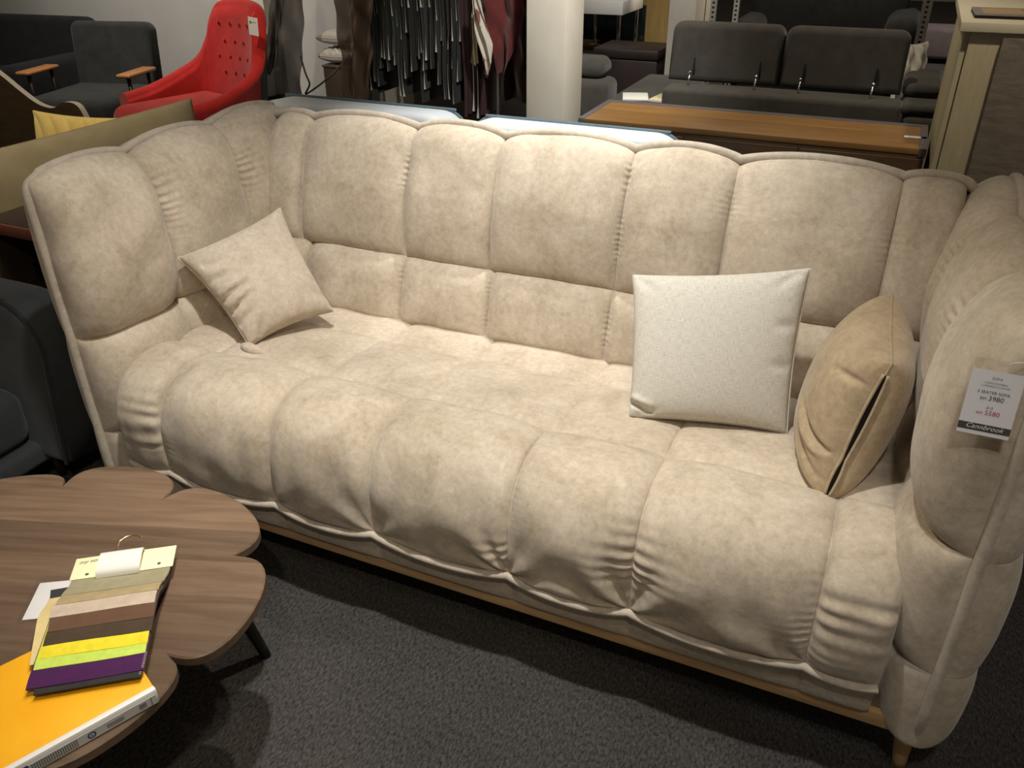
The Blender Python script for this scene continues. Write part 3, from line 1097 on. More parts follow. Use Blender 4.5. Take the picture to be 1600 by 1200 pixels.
def price_sleeve():
    zt = 0.42
    root = thing('card_sleeve', 'white card in a clear plastic sleeve lying under the fabric samples', 'card', (-1.277, 0.70, zt), math.atan2(0.53, 0.848))
    box_obj('card', (0.008, -0.108, 0.0006), (0.095, -0.016, 0.0014), plain('white_card', (0.75, 0.74, 0.76), 0.6), root, r=0.0002)
    m = bpy.data.materials.new('clear_plastic'); m.use_nodes = True
    nt = m.node_tree; N = nt.nodes; L = nt.links
    N.remove(N['Principled BSDF'])
    tr = N.new('ShaderNodeBsdfTransparent'); gl = N.new('ShaderNodeBsdfGlossy'); gl.inputs['Roughness'].default_value = 0.12
    mx = N.new('ShaderNodeMixShader'); mx.inputs[0].default_value = 0.10
    L.new(tr.outputs[0], mx.inputs[1]); L.new(gl.outputs[0], mx.inputs[2]); L.new(mx.outputs[0], N['Material Output'].inputs[0])
    x = np.linspace(0, 0.112, 40); y = np.linspace(0, -0.118, 40)
    X, Y = np.meshgrid(x, y, indexing='ij')
    rim = np.minimum(np.minimum(X, 0.112 - X), np.minimum(-Y, 0.118 + Y))
    Z = 0.0022 + np.where(rim < 0.012, 0.0012 * np.sin(X * 900) * np.sin(Y * 800 + X * 300), 0)
    MB().grid(np.stack([X, Y, Z], -1)).build('plastic_sleeve', m, root)
    return m


CLEAR = price_sleeve()


def binder():
    zt = 0.4202
    ang = math.atan2(0.41, -0.91)     # direction from the spine towards the open edge
    # local frame: x = across the cover away from the spine, y = along the spine towards the camera
    root = thing('lever_file', 'orange flat file with a white labelled spine lying on the coffee table edge', 'file', (-0.866, 0.578, zt))
    Rm = Matrix(((-0.912, -0.41, 0), (0.41, -0.912, 0), (0, 0, 1))).to_4x4()
    ORANGE = mat('orange_plastic', (0.80, 0.36, 0.015), 0.35)
    add_noise(ORANGE, (0.80, 0.36, 0.010), (0.90, 0.47, 0.018), 5, 4, 0.6)
    WHT = plain('white_plastic', (0.74, 0.73, 0.71), 0.4)
    GREY = plain('label_grey', (0.52, 0.52, 0.50), 0.6)
    INK2 = plain('grey_ink', (0.16, 0.16, 0.16), 0.7)
    BLUE = plain('blue_ink', (0.03, 0.035, 0.20), 0.6)

    def part(name, lo, hi, m, parent, r=0.0):
        return MB().box(lo, hi, r, 2).xform(Rm).build(name, m, parent, auto=40)
    part('cover', (0.004, 0.0, 0.0), (0.213, 0.30, 0.0295), ORANGE, root, 0.002)
    sp = part('spine', (-0.001, -0.001, 0.0), (0.010, 0.301, 0.0305), WHT, root, 0.003)
    part('spine_label', (-0.0016, 0.004, 0.003), (-0.0008, 0.20, 0.0205), GREY, sp)
    part('printed_line', (-0.0019, 0.010, 0.004), (-0.0014, 0.0115, 0.0200), INK2, sp)
    k = MB()
    for j in range(4):
        k.box((-0.0019, 0.019 + j * 0.0028, 0.0070), (-0.0014, 0.0208 + j * 0.0028, 0.0165))
    k.box((-0.0019, 0.019, 0.0112), (-0.0014, 0.029, 0.0124))
    k.box((-0.0019, 0.019, 0.0152), (-0.0014, 0.029, 0.0165))
    k.xform(Rm).build('printed_symbol', INK2, sp, smooth=False)
    k = MB()
    rr = random.Random(3)
    y = 0.053
    while y < 0.078:
        w = rr.choice((0.0006, 0.0009, 0.0014))
        k.box((-0.0019, y, 0.007), (-0.0014, y + w, 0.0150)); y += w + rr.choice((0.0007, 0.0011))
    k.xform(Rm).build('barcode', INK2, sp, smooth=False)
    k = MB()
    a = np.linspace(0, 2 * np.pi, 24, endpoint=False)
    for r0, r1 in ((0.0062, 0.0040),):
        ring = [np.column_stack([np.full_like(a, -0.0019), 0.100 + r * np.cos(a), 0.0115 + r * np.sin(a)]) for r in (r0, r1)]
        k.grid(np.stack([np.vstack([q, q[:1]]) for q in ring], 0))
    k.xform(Rm).build('round_logo', BLUE, sp, smooth=False)
    T = Rm @ Matrix.Translation((-0.0020, 0.1027, 0.0088)) @ Matrix(((0, 0, -1, 0), (-1, 0, 0, 0), (0, 1, 0, 0), (0, 0, 0, 1)))
    text_mesh('A', 0.0075, T, BLUE, 'logo_letter', sp)
    k = MB()
    for j in range(20):
        k.box((-0.0019, 0.120 + j * 0.0032, 0.0045), (-0.0014, 0.1217 + j * 0.0032, 0.0195))
    k.xform(Rm).build('printed_stripes', INK2, sp, smooth=False)
    part('blue_label', (-0.0022, 0.186, 0.003), (-0.0016, 0.22, 0.022), BLUE, sp)


binder()


def price_tag():
    y = 1.170
    root = thing('price_tag', 'white paper price tag in a clear sleeve hanging on the right armrest front', 'price tag', (0.172, y, 0.840))
    root.rotation_euler = (-0.2, 0, 0)
    PAPER = plain('tag_paper', (0.84, 0.82, 0.86), 0.7)
    W, H = 0.066, 0.095
    c = box_obj('card', (0, -0.0008, 0), (W, 0, H), PAPER, root, r=0)
    Mf = Matrix(((1, 0, 0, 0), (0, 0, -1, -0.0012), (0, 1, 0, 0), (0, 0, 0, 1)))
    RED = plain('red_ink', (0.45, 0.03, 0.05), 0.7)
    GREY = plain('soft_grey_ink', (0.22, 0.21, 0.22), 0.7)
    box_obj('black_band', (0, -0.0012, 0.006), (W, -0.0008, 0.0165), INK, c, r=0)

    def tx(body, size, z, m, name, bold=False, shear=0, x=W / 2, sx=1.0):
        text_mesh(body, size, Mf @ Matrix.Translation((x, z, 0.0003)), m, name, c, shear, 0.0, 'CENTER', sx)
    tx('SOFA', 0.0055, 0.083, GREY, 'printed_text')
    tx('CUSTOMIZABLE', 0.0040, 0.0765, GREY, 'printed_text')
    tx('3 DIFFERENT COLOUR', 0.0036, 0.0720, GREY, 'printed_text')
    tx('3 SEATER SOFA', 0.0060, 0.0620, INK, 'printed_text')
    tx('RM', 0.0060, 0.0525, INK, 'printed_text', x=W / 2 - 0.011)
    tx('3980', 0.0098, 0.0525, INK, 'printed_text', x=W / 2 + 0.005)
    tx('2+3', 0.0055, 0.0400, INK, 'printed_text')
    tx('RM', 0.0058, 0.0310, RED, 'printed_text', x=W / 2 - 0.011)
    tx('5580', 0.0095, 0.0310, RED, 'printed_text', x=W / 2 + 0.005)
    tx('Cannbrook', 0.0098, 0.0092, PAPER, 'script_text', shear=0.35, sx=1.05)
    MB().box((-0.004, -0.0018, -0.003), (W + 0.004, -0.0016, H + 0.017)).build('plastic_sleeve', CLEAR, root, smooth=False)
    st = catmull([(W * .62, -0.0016, H + 0.012), (W * .7, -0.006, H + 0.017), (W * .9, -0.003, H + 0.02), (W * 1.25, 0.02, H + 0.026)], 20)
    MB().tube(st, 0.0007, 6).build('string', mat('clear_string', (0.8, 0.78, 0.7), 0.3), root)


price_tag()


# ------------------------------------------------------------------ pale blue sofa standing behind
def rounded_slab(w, h, t, rc, re, n=10):
    """upright slab, x 0..w, z 0..h, thickness t in y, top corners rounded by rc, soft edges re"""
    pts = [(0, 0), (w, 0)]
    a = np.linspace(0, np.pi / 2, n)
    out = [np.array([[0.0, 0.0], [w, 0.0]])]
    out.append(np.column_stack([w - rc + rc * np.cos(a), h - rc + rc * np.sin(a)]))
    out.append(np.column_stack([rc - rc * np.sin(a), h - rc + rc * np.cos(a)]))
    return np.vstack(out)


def slab_mesh(mb, outline, y0, y1, re, M=None, crown=0.0):
    n = len(outline)
    d = np.roll(outline, -1, 0) - np.roll(outline, 1, 0)
    nn = np.stack([d[:, 1], -d[:, 0]], 1)
    nn /= np.linalg.norm(nn, axis=1)[:, None] + 1e-12
    a = np.linspace(0, np.pi / 2, 5)
    lv = [(y0 + re * (1 - math.cos(t)), re * (1 - math.sin(t))) for t in a] + [(y1 - re * (1 - math.cos(t)), re * (1 - math.sin(t))) for t in a[::-1]]
    lv = [(y0, re * 1.4), (y0, re * 1.15)] + lv + [(y1, re * 1.15), (y1, re * 1.4)]
    vs = []
    for y, ins in lv:
        p = outline - nn * ins
        vs.append(np.column_stack([p[:, 0], np.full(n, y), p[:, 1]]))
    f = []
    for k in range(len(lv) - 1):
        for i in range(n):
            j = (i + 1) % n
            f.append((k * n + i, (k + 1) * n + i, (k + 1) * n + j, k * n + j))
    f.append(tuple(range(n)))
    f.append(tuple((len(lv) - 1) * n + i for i in range(n))[::-1])
    v = np.concatenate(vs)
    if M is not None:
        A = np.array(M.to_3x3()); t = np.array(M.translation)
        v = v @ A.T + t
    mb.add(v, f)
    return mb


def white_sofa():
    PALE = fabric('pale_blue_fabric', (0.52, 0.56, 0.60), (0.60, 0.64, 0.68), 10, 500, 0.2, 0.1)
    PIPE = fabric('slate_piping', (0.085, 0.13, 0.16), (0.11, 0.16, 0.19), 20)
    root = thing('sofa', 'pale blue sofa with slate piping standing back to back behind the beige sofa', 'sofa', (-1.32, 2.95, 0))
    ox, oy = 1.32, -2.95
    # (y of the rear face, top height): seen from behind
    for x0, x1, h in ((-2.20, -1.352, 0.873), (-1.345, -0.568, 0.868)):
        w = x1 - x0
        ol = rounded_slab(w, h - 0.36, 0.17, 0.11, 0.03)
        Mx = Matrix.Translation((x0 + ox, 2.50 + oy, 0.36)) @ Matrix.Rotation(math.radians(-4), 4, 'X')
        b = slab_mesh(MB(), ol, 0.0, 0.17, 0.028, Mx).build('back_cushion', PALE, root)
        # piping along the rear edge
        idx = np.arange(len(ol))
        path = ol[1:]
        yp = 0.150 if x0 < -2 else 0.125
        p = np.column_stack([path[:, 0], np.full(len(path), yp), path[:, 1] + 0.001])
        p = np.vstack([p, [[0.0, yp, 0.0]]])
        p = catmull(p, 120)
        A = np.array(Mx.to_3x3()); t = np.array(Mx.translation)
        MB().tube(p @ A.T + t, 0.007, 8).build('piping', PIPE, b)
    MB().box((-2.2 + ox, 2.50 + oy, 0.14), (-0.57 + ox, 3.38 + oy, 0.36), 0.02, 3).build('base', PALE, root)
    for k in range(2):
        MB().box((-2.18 + ox + k * 0.82, 2.68 + oy, 0.362), (-1.38 + ox + k * 0.80, 3.38 + oy, 0.48), 0.04, 4).build('seat_cushion', PALE, root)
    for x in (-2.1, -0.67):
        for y in (2.56, 3.3):
            MB().tube([(x + ox, y + oy, 0), (x + ox, y + oy, 0.15)], 0.012, 12, True, 0.02).build('leg', OAK, root)


white_sofa()


# ------------------------------------------------------------------ red button-back lounge chair
def red_chair():
    RED = fabric('red_wool', (0.30, 0.008, 0.006), (0.42, 0.016, 0.012), 9, 400, 0.3, 0.25)
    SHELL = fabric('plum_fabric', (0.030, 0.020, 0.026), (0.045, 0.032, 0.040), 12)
    root = thing('lounge_chair', 'bright red button-tufted high-back lounge chair with a white swing tag', 'chair', (-3.90, 4.10, 0), math.radians(-16))
    # one sweep: arms and back, section inner -> rim -> outer
    half = [(-0.340, -0.34, 0.500), (-0.360, -0.14, 0.525), (-0.350, 0.04, 0.585), (-0.318, 0.16, 0.655), (-0.282, 0.215, 0.78), (-0.250, 0.24, 0.90),
            (-0.205, 0.262, 0.965), (-0.11, 0.285, 0.985)]
    ctrl = np.array(half + [(0.0, 0.292, 0.990)] + [(-x, y, z) for x, y, z in half[::-1]])
    C_ = catmull(ctrl, 90)
    d = np.gradient(C_[:, :2], axis=0)
    nn = np.stack([d[:, 1], -d[:, 0]], 1); nn /= np.linalg.norm(nn, axis=1)[:, None]
    # nn points outwards (left front -> back -> right front is clockwise): check
    if nn[45] @ np.array([0, 1]) < 0:
        nn = -nn

    def ring(i, th_in, th_out):
        x, y, h = C_[i]
        pts = []
        lean = 0.20 * max(0, h - 0.52)
        for z in np.linspace(0.30, h - 0.04, 12):
            q = (z - 0.30) / (h - 0.30)
            pts.append((-th_in * (1 + 0.25 * math.sin(math.pi * q)), z))
        for a in np.linspace(0, np.pi, 9):
            m_ = (th_out - th_in) / 2
            r_ = (th_in + th_out) / 2
            pts.append((m_ - r_ * math.cos(a), h - 0.04 + 0.04 * math.sin(a)))
        for z in np.linspace(h - 0.05, 0.13, 12):
            pts.append((th_out, z))
        out = []
        for off, z in pts:
            s = 0.16 * smooth01((z - 0.55) / 0.4)
            out.append(((x + nn[i][0] * off) * (1 - 0 * s), y + nn[i][1] * off + 0.16 * max(0, z - 0.45), z))
        return out
    G = np.array([ring(i, 0.045, 0.04) for i in range(len(C_))])
    k = 22      # up to past the rim
    mb = MB(); mb.grid(G[:, :k], flip=False)
    mb.grid(G[:28, k - 1:], flip=False); mb.grid(G[73:, k - 1:], flip=False)
    for e in (0, -1):
        P = G[e]
        mb.add(P, [tuple(range(len(P))) if e == 0 else tuple(range(len(P)))[::-1]])
    mb.build('backrest', RED, root)
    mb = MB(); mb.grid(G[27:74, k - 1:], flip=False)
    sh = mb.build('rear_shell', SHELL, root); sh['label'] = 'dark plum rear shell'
    # seat
    MB().box((-0.30, -0.47, 0.25), (0.30, 0.22, 0.455), 0.075, 6).build('seat_cushion', RED, root)
    MB().box((-0.31, -0.36, 0.13), (0.31, 0.25, 0.27), 0.02, 2).build('seat_base', RED, root)
    # buttons on the inner back
    for z, xs in ((0.86, (-0.15, -0.05, 0.05, 0.15)), (0.76, (-0.10, 0.0, 0.10)), (0.67, (-0.15, -0.05, 0.05, 0.15)), (0.58, (-0.10, 0, 0.10))):
        for x in xs:
            j = int(np.argmin(np.abs(C_[25:65, 0] - x))) + 25
            y = C_[j, 1] - 0.056 + 0.16 * (z - 0.45) - 0.008
            bm = bmesh.new()
            bmesh.ops.create_uvsphere(bm, u_segments=10, v_segments=6, radius=0.011)
            MB().bm(bm, Matrix.Translation((x, y, z)) @ Matrix.Diagonal((1, 0.5, 1, 1))).build('button', RED, root)
    WD = plain('dark_leg_wood', (0.05, 0.03, 0.02), 0.5)
    for x, y in ((-0.26, -0.32), (0.26, -0.32), (-0.24, 0.22), (0.24, 0.22)):
        MB().tube([(x * 1.08, y * 1.08, 0), (x, y, 0.14)], 0.012, 10, True, 0.02).build('leg', WD, root)
    # swing tag hanging over the front of the back, at the viewer's right
    tg = thing('swing_tag', 'small white swing tag with a green dot hanging on the red lounge chair', 'price tag', (-3.555, 4.20, 0.83), math.radians(-8))
    Mt = Matrix.Rotation(math.radians(5), 4, 'Y')
    c = box_obj('card', (0, -0.001, 0), (0.078, 0.001, 0.098), plain('tag_white', (0.70, 0.69, 0.66), 0.6), tg, r=0, M=Mt)
    MB().tube([Mt @ Vector((0.02, -0.001, 0.072)), Mt @ Vector((0.02, -0.003, 0.072))], 0.008, 14).build('green_dot', plain('green_sticker', (0.03, 0.40, 0.08)), c)
    box_obj('printed_line', (0.032, -0.0018, 0.070), (0.062, -0.001, 0.074), plain('print_grey', (0.25, 0.25, 0.25)), c, r=0, M=Mt)
    MB().tube([Mt @ Vector((0.03, 0, 0.095)), Mt @ Vector((0.034, 0.02, 0.125))], 0.001, 6).build('string', plain('string_grey', (.3, .3, .3)), tg)


red_chair()

CHARCOAL = fabric('charcoal_fabric', (0.016, 0.017, 0.016), (0.030, 0.031, 0.029), 12, 400, 0.3, 0.1)
BLACKFAB = fabric('black_fabric', (0.006, 0.006, 0.007), (0.012, 0.012, 0.013), 12, 400, 0.3, 0.05)
ARMWOOD = plain('orange_wood', (0.34, 0.15, 0.05), 0.4)
DARKWOOD = mat('dark_stained_wood', (0.030, 0.018, 0.011), 0.4)
add_noise(DARKWOOD, (0.022, 0.013, 0.008), (0.042, 0.026, 0.016), 5, 6, 0.6, stretch=(8, 8, 1.2))


def dark_armchair():
    root = thing('armchair', 'charcoal armchair with thin orange wooden armrests beside the red chair', 'chair', (-4.98, 4.35, 0), math.radians(14))
    ol = rounded_slab(0.60, 0.455, 0.12, 0.06, 0.03)
    M_ = Matrix.Translation((-0.30, 0.10, 0.36)) @ Matrix.Rotation(math.radians(-8), 4, 'X')
    slab_mesh(MB(), ol, 0, 0.12, 0.035, M_).build('backrest', CHARCOAL, root)
    MB().box((-0.29, -0.50, 0.24), (0.29, 0.12, 0.42), 0.05, 4).build('seat_cushion', CHARCOAL, root)
    MB().box((-0.32, -0.46, 0.16), (0.32, 0.18, 0.24), 0.01).build('frame', DARKWOOD, root)
    for s in (-1, 1):
        a = MB().box((s * 0.36 - 0.05, -0.34, 0.53), (s * 0.36 + 0.05, -0.02, 0.555), 0.01, 2).build('armrest', ARMWOOD, root)
        MB().tube([(s * 0.36, -0.28, 0.2), (s * 0.36, -0.28, 0.53)], 0.014, 10).build('armrest_post', DARKWOOD, a)
        MB().tube([(s * 0.36, -0.05, 0.2), (s * 0.36, -0.05, 0.53)], 0.014, 10).build('armrest_post', DARKWOOD, a)
        for y in (-0.40, 0.12):
            MB().tube([(s * 0.29, y, 0), (s * 0.28, y, 0.17)], 0.014, 10, True, 0.02).build('leg', DARKWOOD, root)


dark_armchair()


def dark_left_sofa():
    root = thing('sofa', 'black sofa at the far left edge against the grey wall', 'sofa', (-6.22, 4.55, 0), math.radians(6))
    ol = rounded_slab(1.5, 0.44, 0.2, 0.09, 0.04)
    M_ = Matrix.Translation((-0.78, 0.05, 0.36)) @ Matrix.Rotation(math.radians(-7), 4, 'X')
    slab_mesh(MB(), ol, 0, 0.2, 0.05, M_).build('backrest', BLACKFAB, root)
    MB().box((-0.76, -0.62, 0.12), (0.70, 0.10, 0.44), 0.06, 4).build('seat_cushion', BLACKFAB, root)
    MB().box((0.56, -0.60, 0.12), (0.76, 0.12, 0.56), 0.06, 4).build('armrest', BLACKFAB, root)
    for x in (-0.7, 0.66):
        for y in (-0.52, 0.1):
            MB().tube([(x, y, 0), (x, y, 0.13)], 0.016, 10, True, 0.02).build('leg', DARKWOOD, root)


dark_left_sofa()


def plywood_chair():
    PLY = mat('brown_plywood', (0.075, 0.047, 0.020), 0.45)
    add_noise(PLY, (0.055, 0.034, 0.014), (0.095, 0.060, 0.027), 4, 5, 0.6, stretch=(2, 2, 10))
    EDGE = plain('pale_ply_edge', (0.36, 0.32, 0.27), 0.5)
    root = thing('plywood_chair', 'curved brown plywood lounge chair with pale cut edges at the left edge', 'chair', (-4.2, 3.0, 0))
    prof = catmull([(-0.62, 0.98), (-0.30, 0.90), (-0.10, 0.83), (0.04, 0.755), (0.15, 0.685), (0.25, 0.632), (0.35, 0.618), (0.44, 0.652), (0.52, 0.648), (0.555, 0.60),
                    (0.575, 0.50), (0.56, 0.30), (0.54, 0.0)], 70)
    for y in (0.0,):
        out = np.vstack([prof, [[0.48, 0.0], [0.40, 0.22], [-0.35, 0.22], [-0.5, 0.0], [-0.62, 0.0]]])
        mb = MB()
        n = len(out)
        a = np.column_stack([out[:, 0], np.full(n, y), out[:, 1]]); b = a + np.array([0, 0.03, 0])
        mb.add(np.vstack([a, b]), [tuple(range(n)), tuple(range(n, 2 * n))[::-1]])
        o = mb.build('side_panel', PLY, root, smooth=False)
        rim = MB()
        rim.grid(np.stack([a, b], 0)[:, :70] + np.array([0, 0, 0.0]), flip=True)
        rim.build('cut_edge', EDGE, o, smooth=False)
    MB().box((-0.5, 0.03, 0.30), (0.46, 0.45, 0.36), 0.02, 2).build('seat', PLY, root)
    for x in (-0.4, 0.36):
        MB().tube([(x, 0.40, 0), (x, 0.38, 0.31)], 0.014, 10, True, 0.02).build('leg', PLY, root)


plywood_chair()


def olive_sofa():
    OLIVE = fabric('olive_fabric', (0.25, 0.205, 0.118), (0.32, 0.265, 0.16), 10, 500, 0.3, 0.15)
    root = thing('sofa', 'olive green sofa with a long soft back cushion behind the left armrest', 'sofa', (-3.1, 2.2, 0))
    o = np.array([3.1, -2.2, 0])

    def sag(U, V):
        return 0.006 * np.sin(U * 9) * np.exp(-((V - .7) / .5) ** 2)
    A = np.array((-2.83, 1.48, 0.775)); B = np.array((-2.50, 2.56, 0.845)); C2 = np.array((-2.42, 2.56, 0.40)); D = np.array((-2.69, 1.48, 0.40))
    p, _ = pillow('back_cushion', A + o, B + o, C2 + o, D + o, 0.10, OLIVE, 0.035, 1.0, 0.9, sag, pw=0.42, parent=root)
    WINE = plain('red_brown_wood', (0.16, 0.050, 0.030), 0.45)
    MB().box((-3.55 + 3.1, 1.48 - 2.2, 0.20), (-2.62 + 3.1, 2.60 - 2.2, 0.32), 0.02).build('frame', WINE, root)
    MB().box((-3.60 + 3.1, 1.48 - 2.2, 0.32), (-2.80 + 3.1, 2.58 - 2.2, 0.46), 0.05, 4).build('seat_cushion', OLIVE, root)
    for x in (-3.5, -2.68):
        for y in (1.54, 2.52):
            MB().tube([(x + 3.1, y - 2.2, 0), (x + 3.1, y - 2.2, 0.21)], 0.016, 10, True, 0.022).build('leg', WINE, root)
    YEL = fabric('yellow_velvet', (0.50, 0.36, 0.09), (0.62, 0.47, 0.15), 12, 400, 0.3, 0.3)

    def pleat(U, V):
        return 0.010 * np.abs(np.sin((U * 0.8 + 0.25 * V * V) * 11)) - 0.005
    pillow('pleated_cushion', (-3.33, 2.50, 0.745), (-2.96, 2.64, 0.715), (-2.92, 2.54, 0.47), (-3.30, 2.40, 0.47), 0.06, YEL, 0.08, 1, 1, pleat, n=110,
           label='yellow pleated cushion peeping over the olive sofa', cat='cushion')


olive_sofa()


def side_cabinet():
    root = thing('side_cabinet', 'dark open wooden cabinet with reddish edges standing beside the left armrest', 'cabinet', (-2.30, 1.95, 0))
    WINE = bpy.data.materials['red_brown_wood']
    x0, x1, y0, y1, h = -0.09, 0.42, -0.42, 0.35, 0.70
    box_obj('top_panel', (x0, y0, h - 0.03), (x1, y1, h), DARKWOOD, root)
    box_obj('side_panel', (x0, y0, 0.0), (x0 + 0.025, y1, h - 0.03), DARKWOOD, root)
    box_obj('side_panel', (x1 - 0.025, y0, 0.0), (x1, y1, h - 0.03), DARKWOOD, root)
    box_obj('back_panel', (x0, y1 - 0.01, 0.0), (x1, y1, h - 0.03), BLACKFAB, root)
    e = box_obj('front_edge', (x1 - 0.05, y0 - 0.012, 0.03), (x1, y0, h), WINE, root); e['label'] = 'reddish front edge'
    e = box_obj('front_edge', (x0, y0 - 0.012, h - 0.035), (x1 - 0.05, y0, h), WINE, root)
    for z in (0.03, 0.25, 0.46):
        box_obj('shelf', (x0 + 0.025, y0 + 0.01, z), (x1 - 0.025, y1 - 0.01, z + 0.02), DARKWOOD, root)
    GL = mat('black_gloss', (0.008, 0.008, 0.009), 0.12)
    for k in range(3):
        b = thing('dark_bowl', 'black glossy bowl on a shelf of the dark side cabinet', 'bowl', (-2.27 + 0.13 * k, 1.63, 0.48), 0, 'bowls in the side cabinet')
        z = np.array([0, 0.004, 0.03, 0.055, 0.07]); r = np.array([0.03, 0.035, 0.05, 0.056, 0.058])
        a = np.linspace(0, 2 * np.pi, 25)
        P = np.stack([np.column_stack([r * math.cos(t), r * math.sin(t), z]) for t in a], 0)
        MB().grid(P).build('body', GL, b)
        P2 = np.stack([np.column_stack([r * .92 * math.cos(t), r * .92 * math.sin(t), z + .004]) for t in a], 0)
        MB().grid(P2, flip=True).build('inside', GL, b)
    bk = thing('red_box', 'small dull red box on a shelf of the dark side cabinet', 'box', (-2.22, 1.60, 0.270))
    box_obj('body', (-0.10, -0.03, 0), (0.08, 0.05, 0.05), plain('dull_red', (0.25, 0.07, 0.04)), bk)
    box_obj('lid', (-0.102, -0.032, 0.05), (0.082, 0.052, 0.062), plain('dull_red_lid', (0.30, 0.09, 0.05)), bk)


side_cabinet()


def grey_armchair():
    SLATE = fabric('slate_fabric', (0.040, 0.045, 0.049), (0.058, 0.065, 0.071), 14, 500, 0.3, 0.15)
    PIPE = fabric('dark_slate_piping', (0.025, 0.028, 0.030), (0.035, 0.038, 0.040), 14)
    root = thing('armchair', 'slate grey armchair with dark piping in the shade beside the left armrest', 'chair', (-2.30, 1.20, 0))
    ol = rounded_slab(0.66, 0.475, 0.14, 0.15, 0.03)
    M_ = Matrix.Translation((-0.33, 0.06, 0.11)) @ Matrix.Rotation(math.radians(-6), 4, 'X')
    b = slab_mesh(MB(), ol, 0, 0.16, 0.03, M_).build('backrest', SLATE, root)
    A = np.array(M_.to_3x3()); t = np.array(M_.translation)
    p = np.column_stack([ol[1:, 0], np.full(len(ol) - 1, 0.008), ol[1:, 1]])
    p = catmull(np.vstack([p, [[0, 0.008, 0]]]), 100)
    MB().tube(p @ A.T + t, 0.006, 8).build('piping', PIPE, b)
    MB().box((-0.34, -0.26, 0.16), (0.235, 0.08, 0.335), 0.05, 4).build('seat_cushion', SLATE, root)
    MB().box((-0.34, -0.24, 0.09), (0.25, 0.15, 0.16), 0.02, 2).build('frame', SLATE, root)
    for x in (-0.28, 0.2):
        for y in (-0.2, 0.12):
            MB().tube([(x * 1.05, y * 1.05, 0), (x, y, 0.10)], 0.011, 10, True, 0.018).build('leg', DARKWOOD, root)


grey_armchair()


# ------------------------------------------------------------------ hanging fabrics
def sheer_mat(name, col, alpha):
    m = bpy.data.materials.new(name); m.use_nodes = True
    nt = m.node_tree; N = nt.nodes; L = nt.links
    b = N['Principled BSDF']
    b.inputs['Base Color'].default_value = (*col, 1); b.inputs['Roughness'].default_value = 0.6
    tr = N.new('ShaderNodeBsdfTransparent'); mx = N.new('ShaderNodeMixShader')
    mx.inputs[0].default_value = alpha
    L.new(tr.outputs[0], mx.inputs[1]); L.new(b.outputs[0], mx.inputs[2]); L.new(mx.outputs[0], N['Material Output'].inputs[0])
    return m


def drape(name, rows, y, m, parent, folds=5, depth=0.03, seed=0, back=1.0):
    """cloth hanging between left/right edges given per height rows (z, xl, xr)"""
    rows = np.array(sorted(rows, key=lambda r: r[0]))
    if back != 1.0:
        rows = np.column_stack([1.5 - (1.5 - rows[:, 0]) * back, rows[:, 1] * back, rows[:, 2] * back]); y = y * back
    z = np.linspace(rows[0, 0], rows[-1, 0], 60)
    xl = np.interp(z, rows[:, 0], rows[:, 1]); xr = np.interp(z, rows[:, 0], rows[:, 2])
    s = np.linspace(0, 1, 70)
    S, Zi = np.meshgrid(s, np.arange(60), indexing='ij')
    X = xl[Zi] + (xr - xl)[Zi] * S
    Z = z[Zi] + 0.012 * np.sin(S * 9 + seed)
    Y = y + depth * np.sin(S * folds * 2 * np.pi / 2 + seed + 1.2 * np.sin(Z * 6 + seed)) + 0.012 * np.sin(Z * 25 + S * 11 + seed)
    front = np.stack([X, Y, Z], -1)
    mb = MB(); mb.grid(front, flip=True)
    mb.grid(front + np.array([0, 0.0015, 0]))
    return mb.build(name, m, parent)


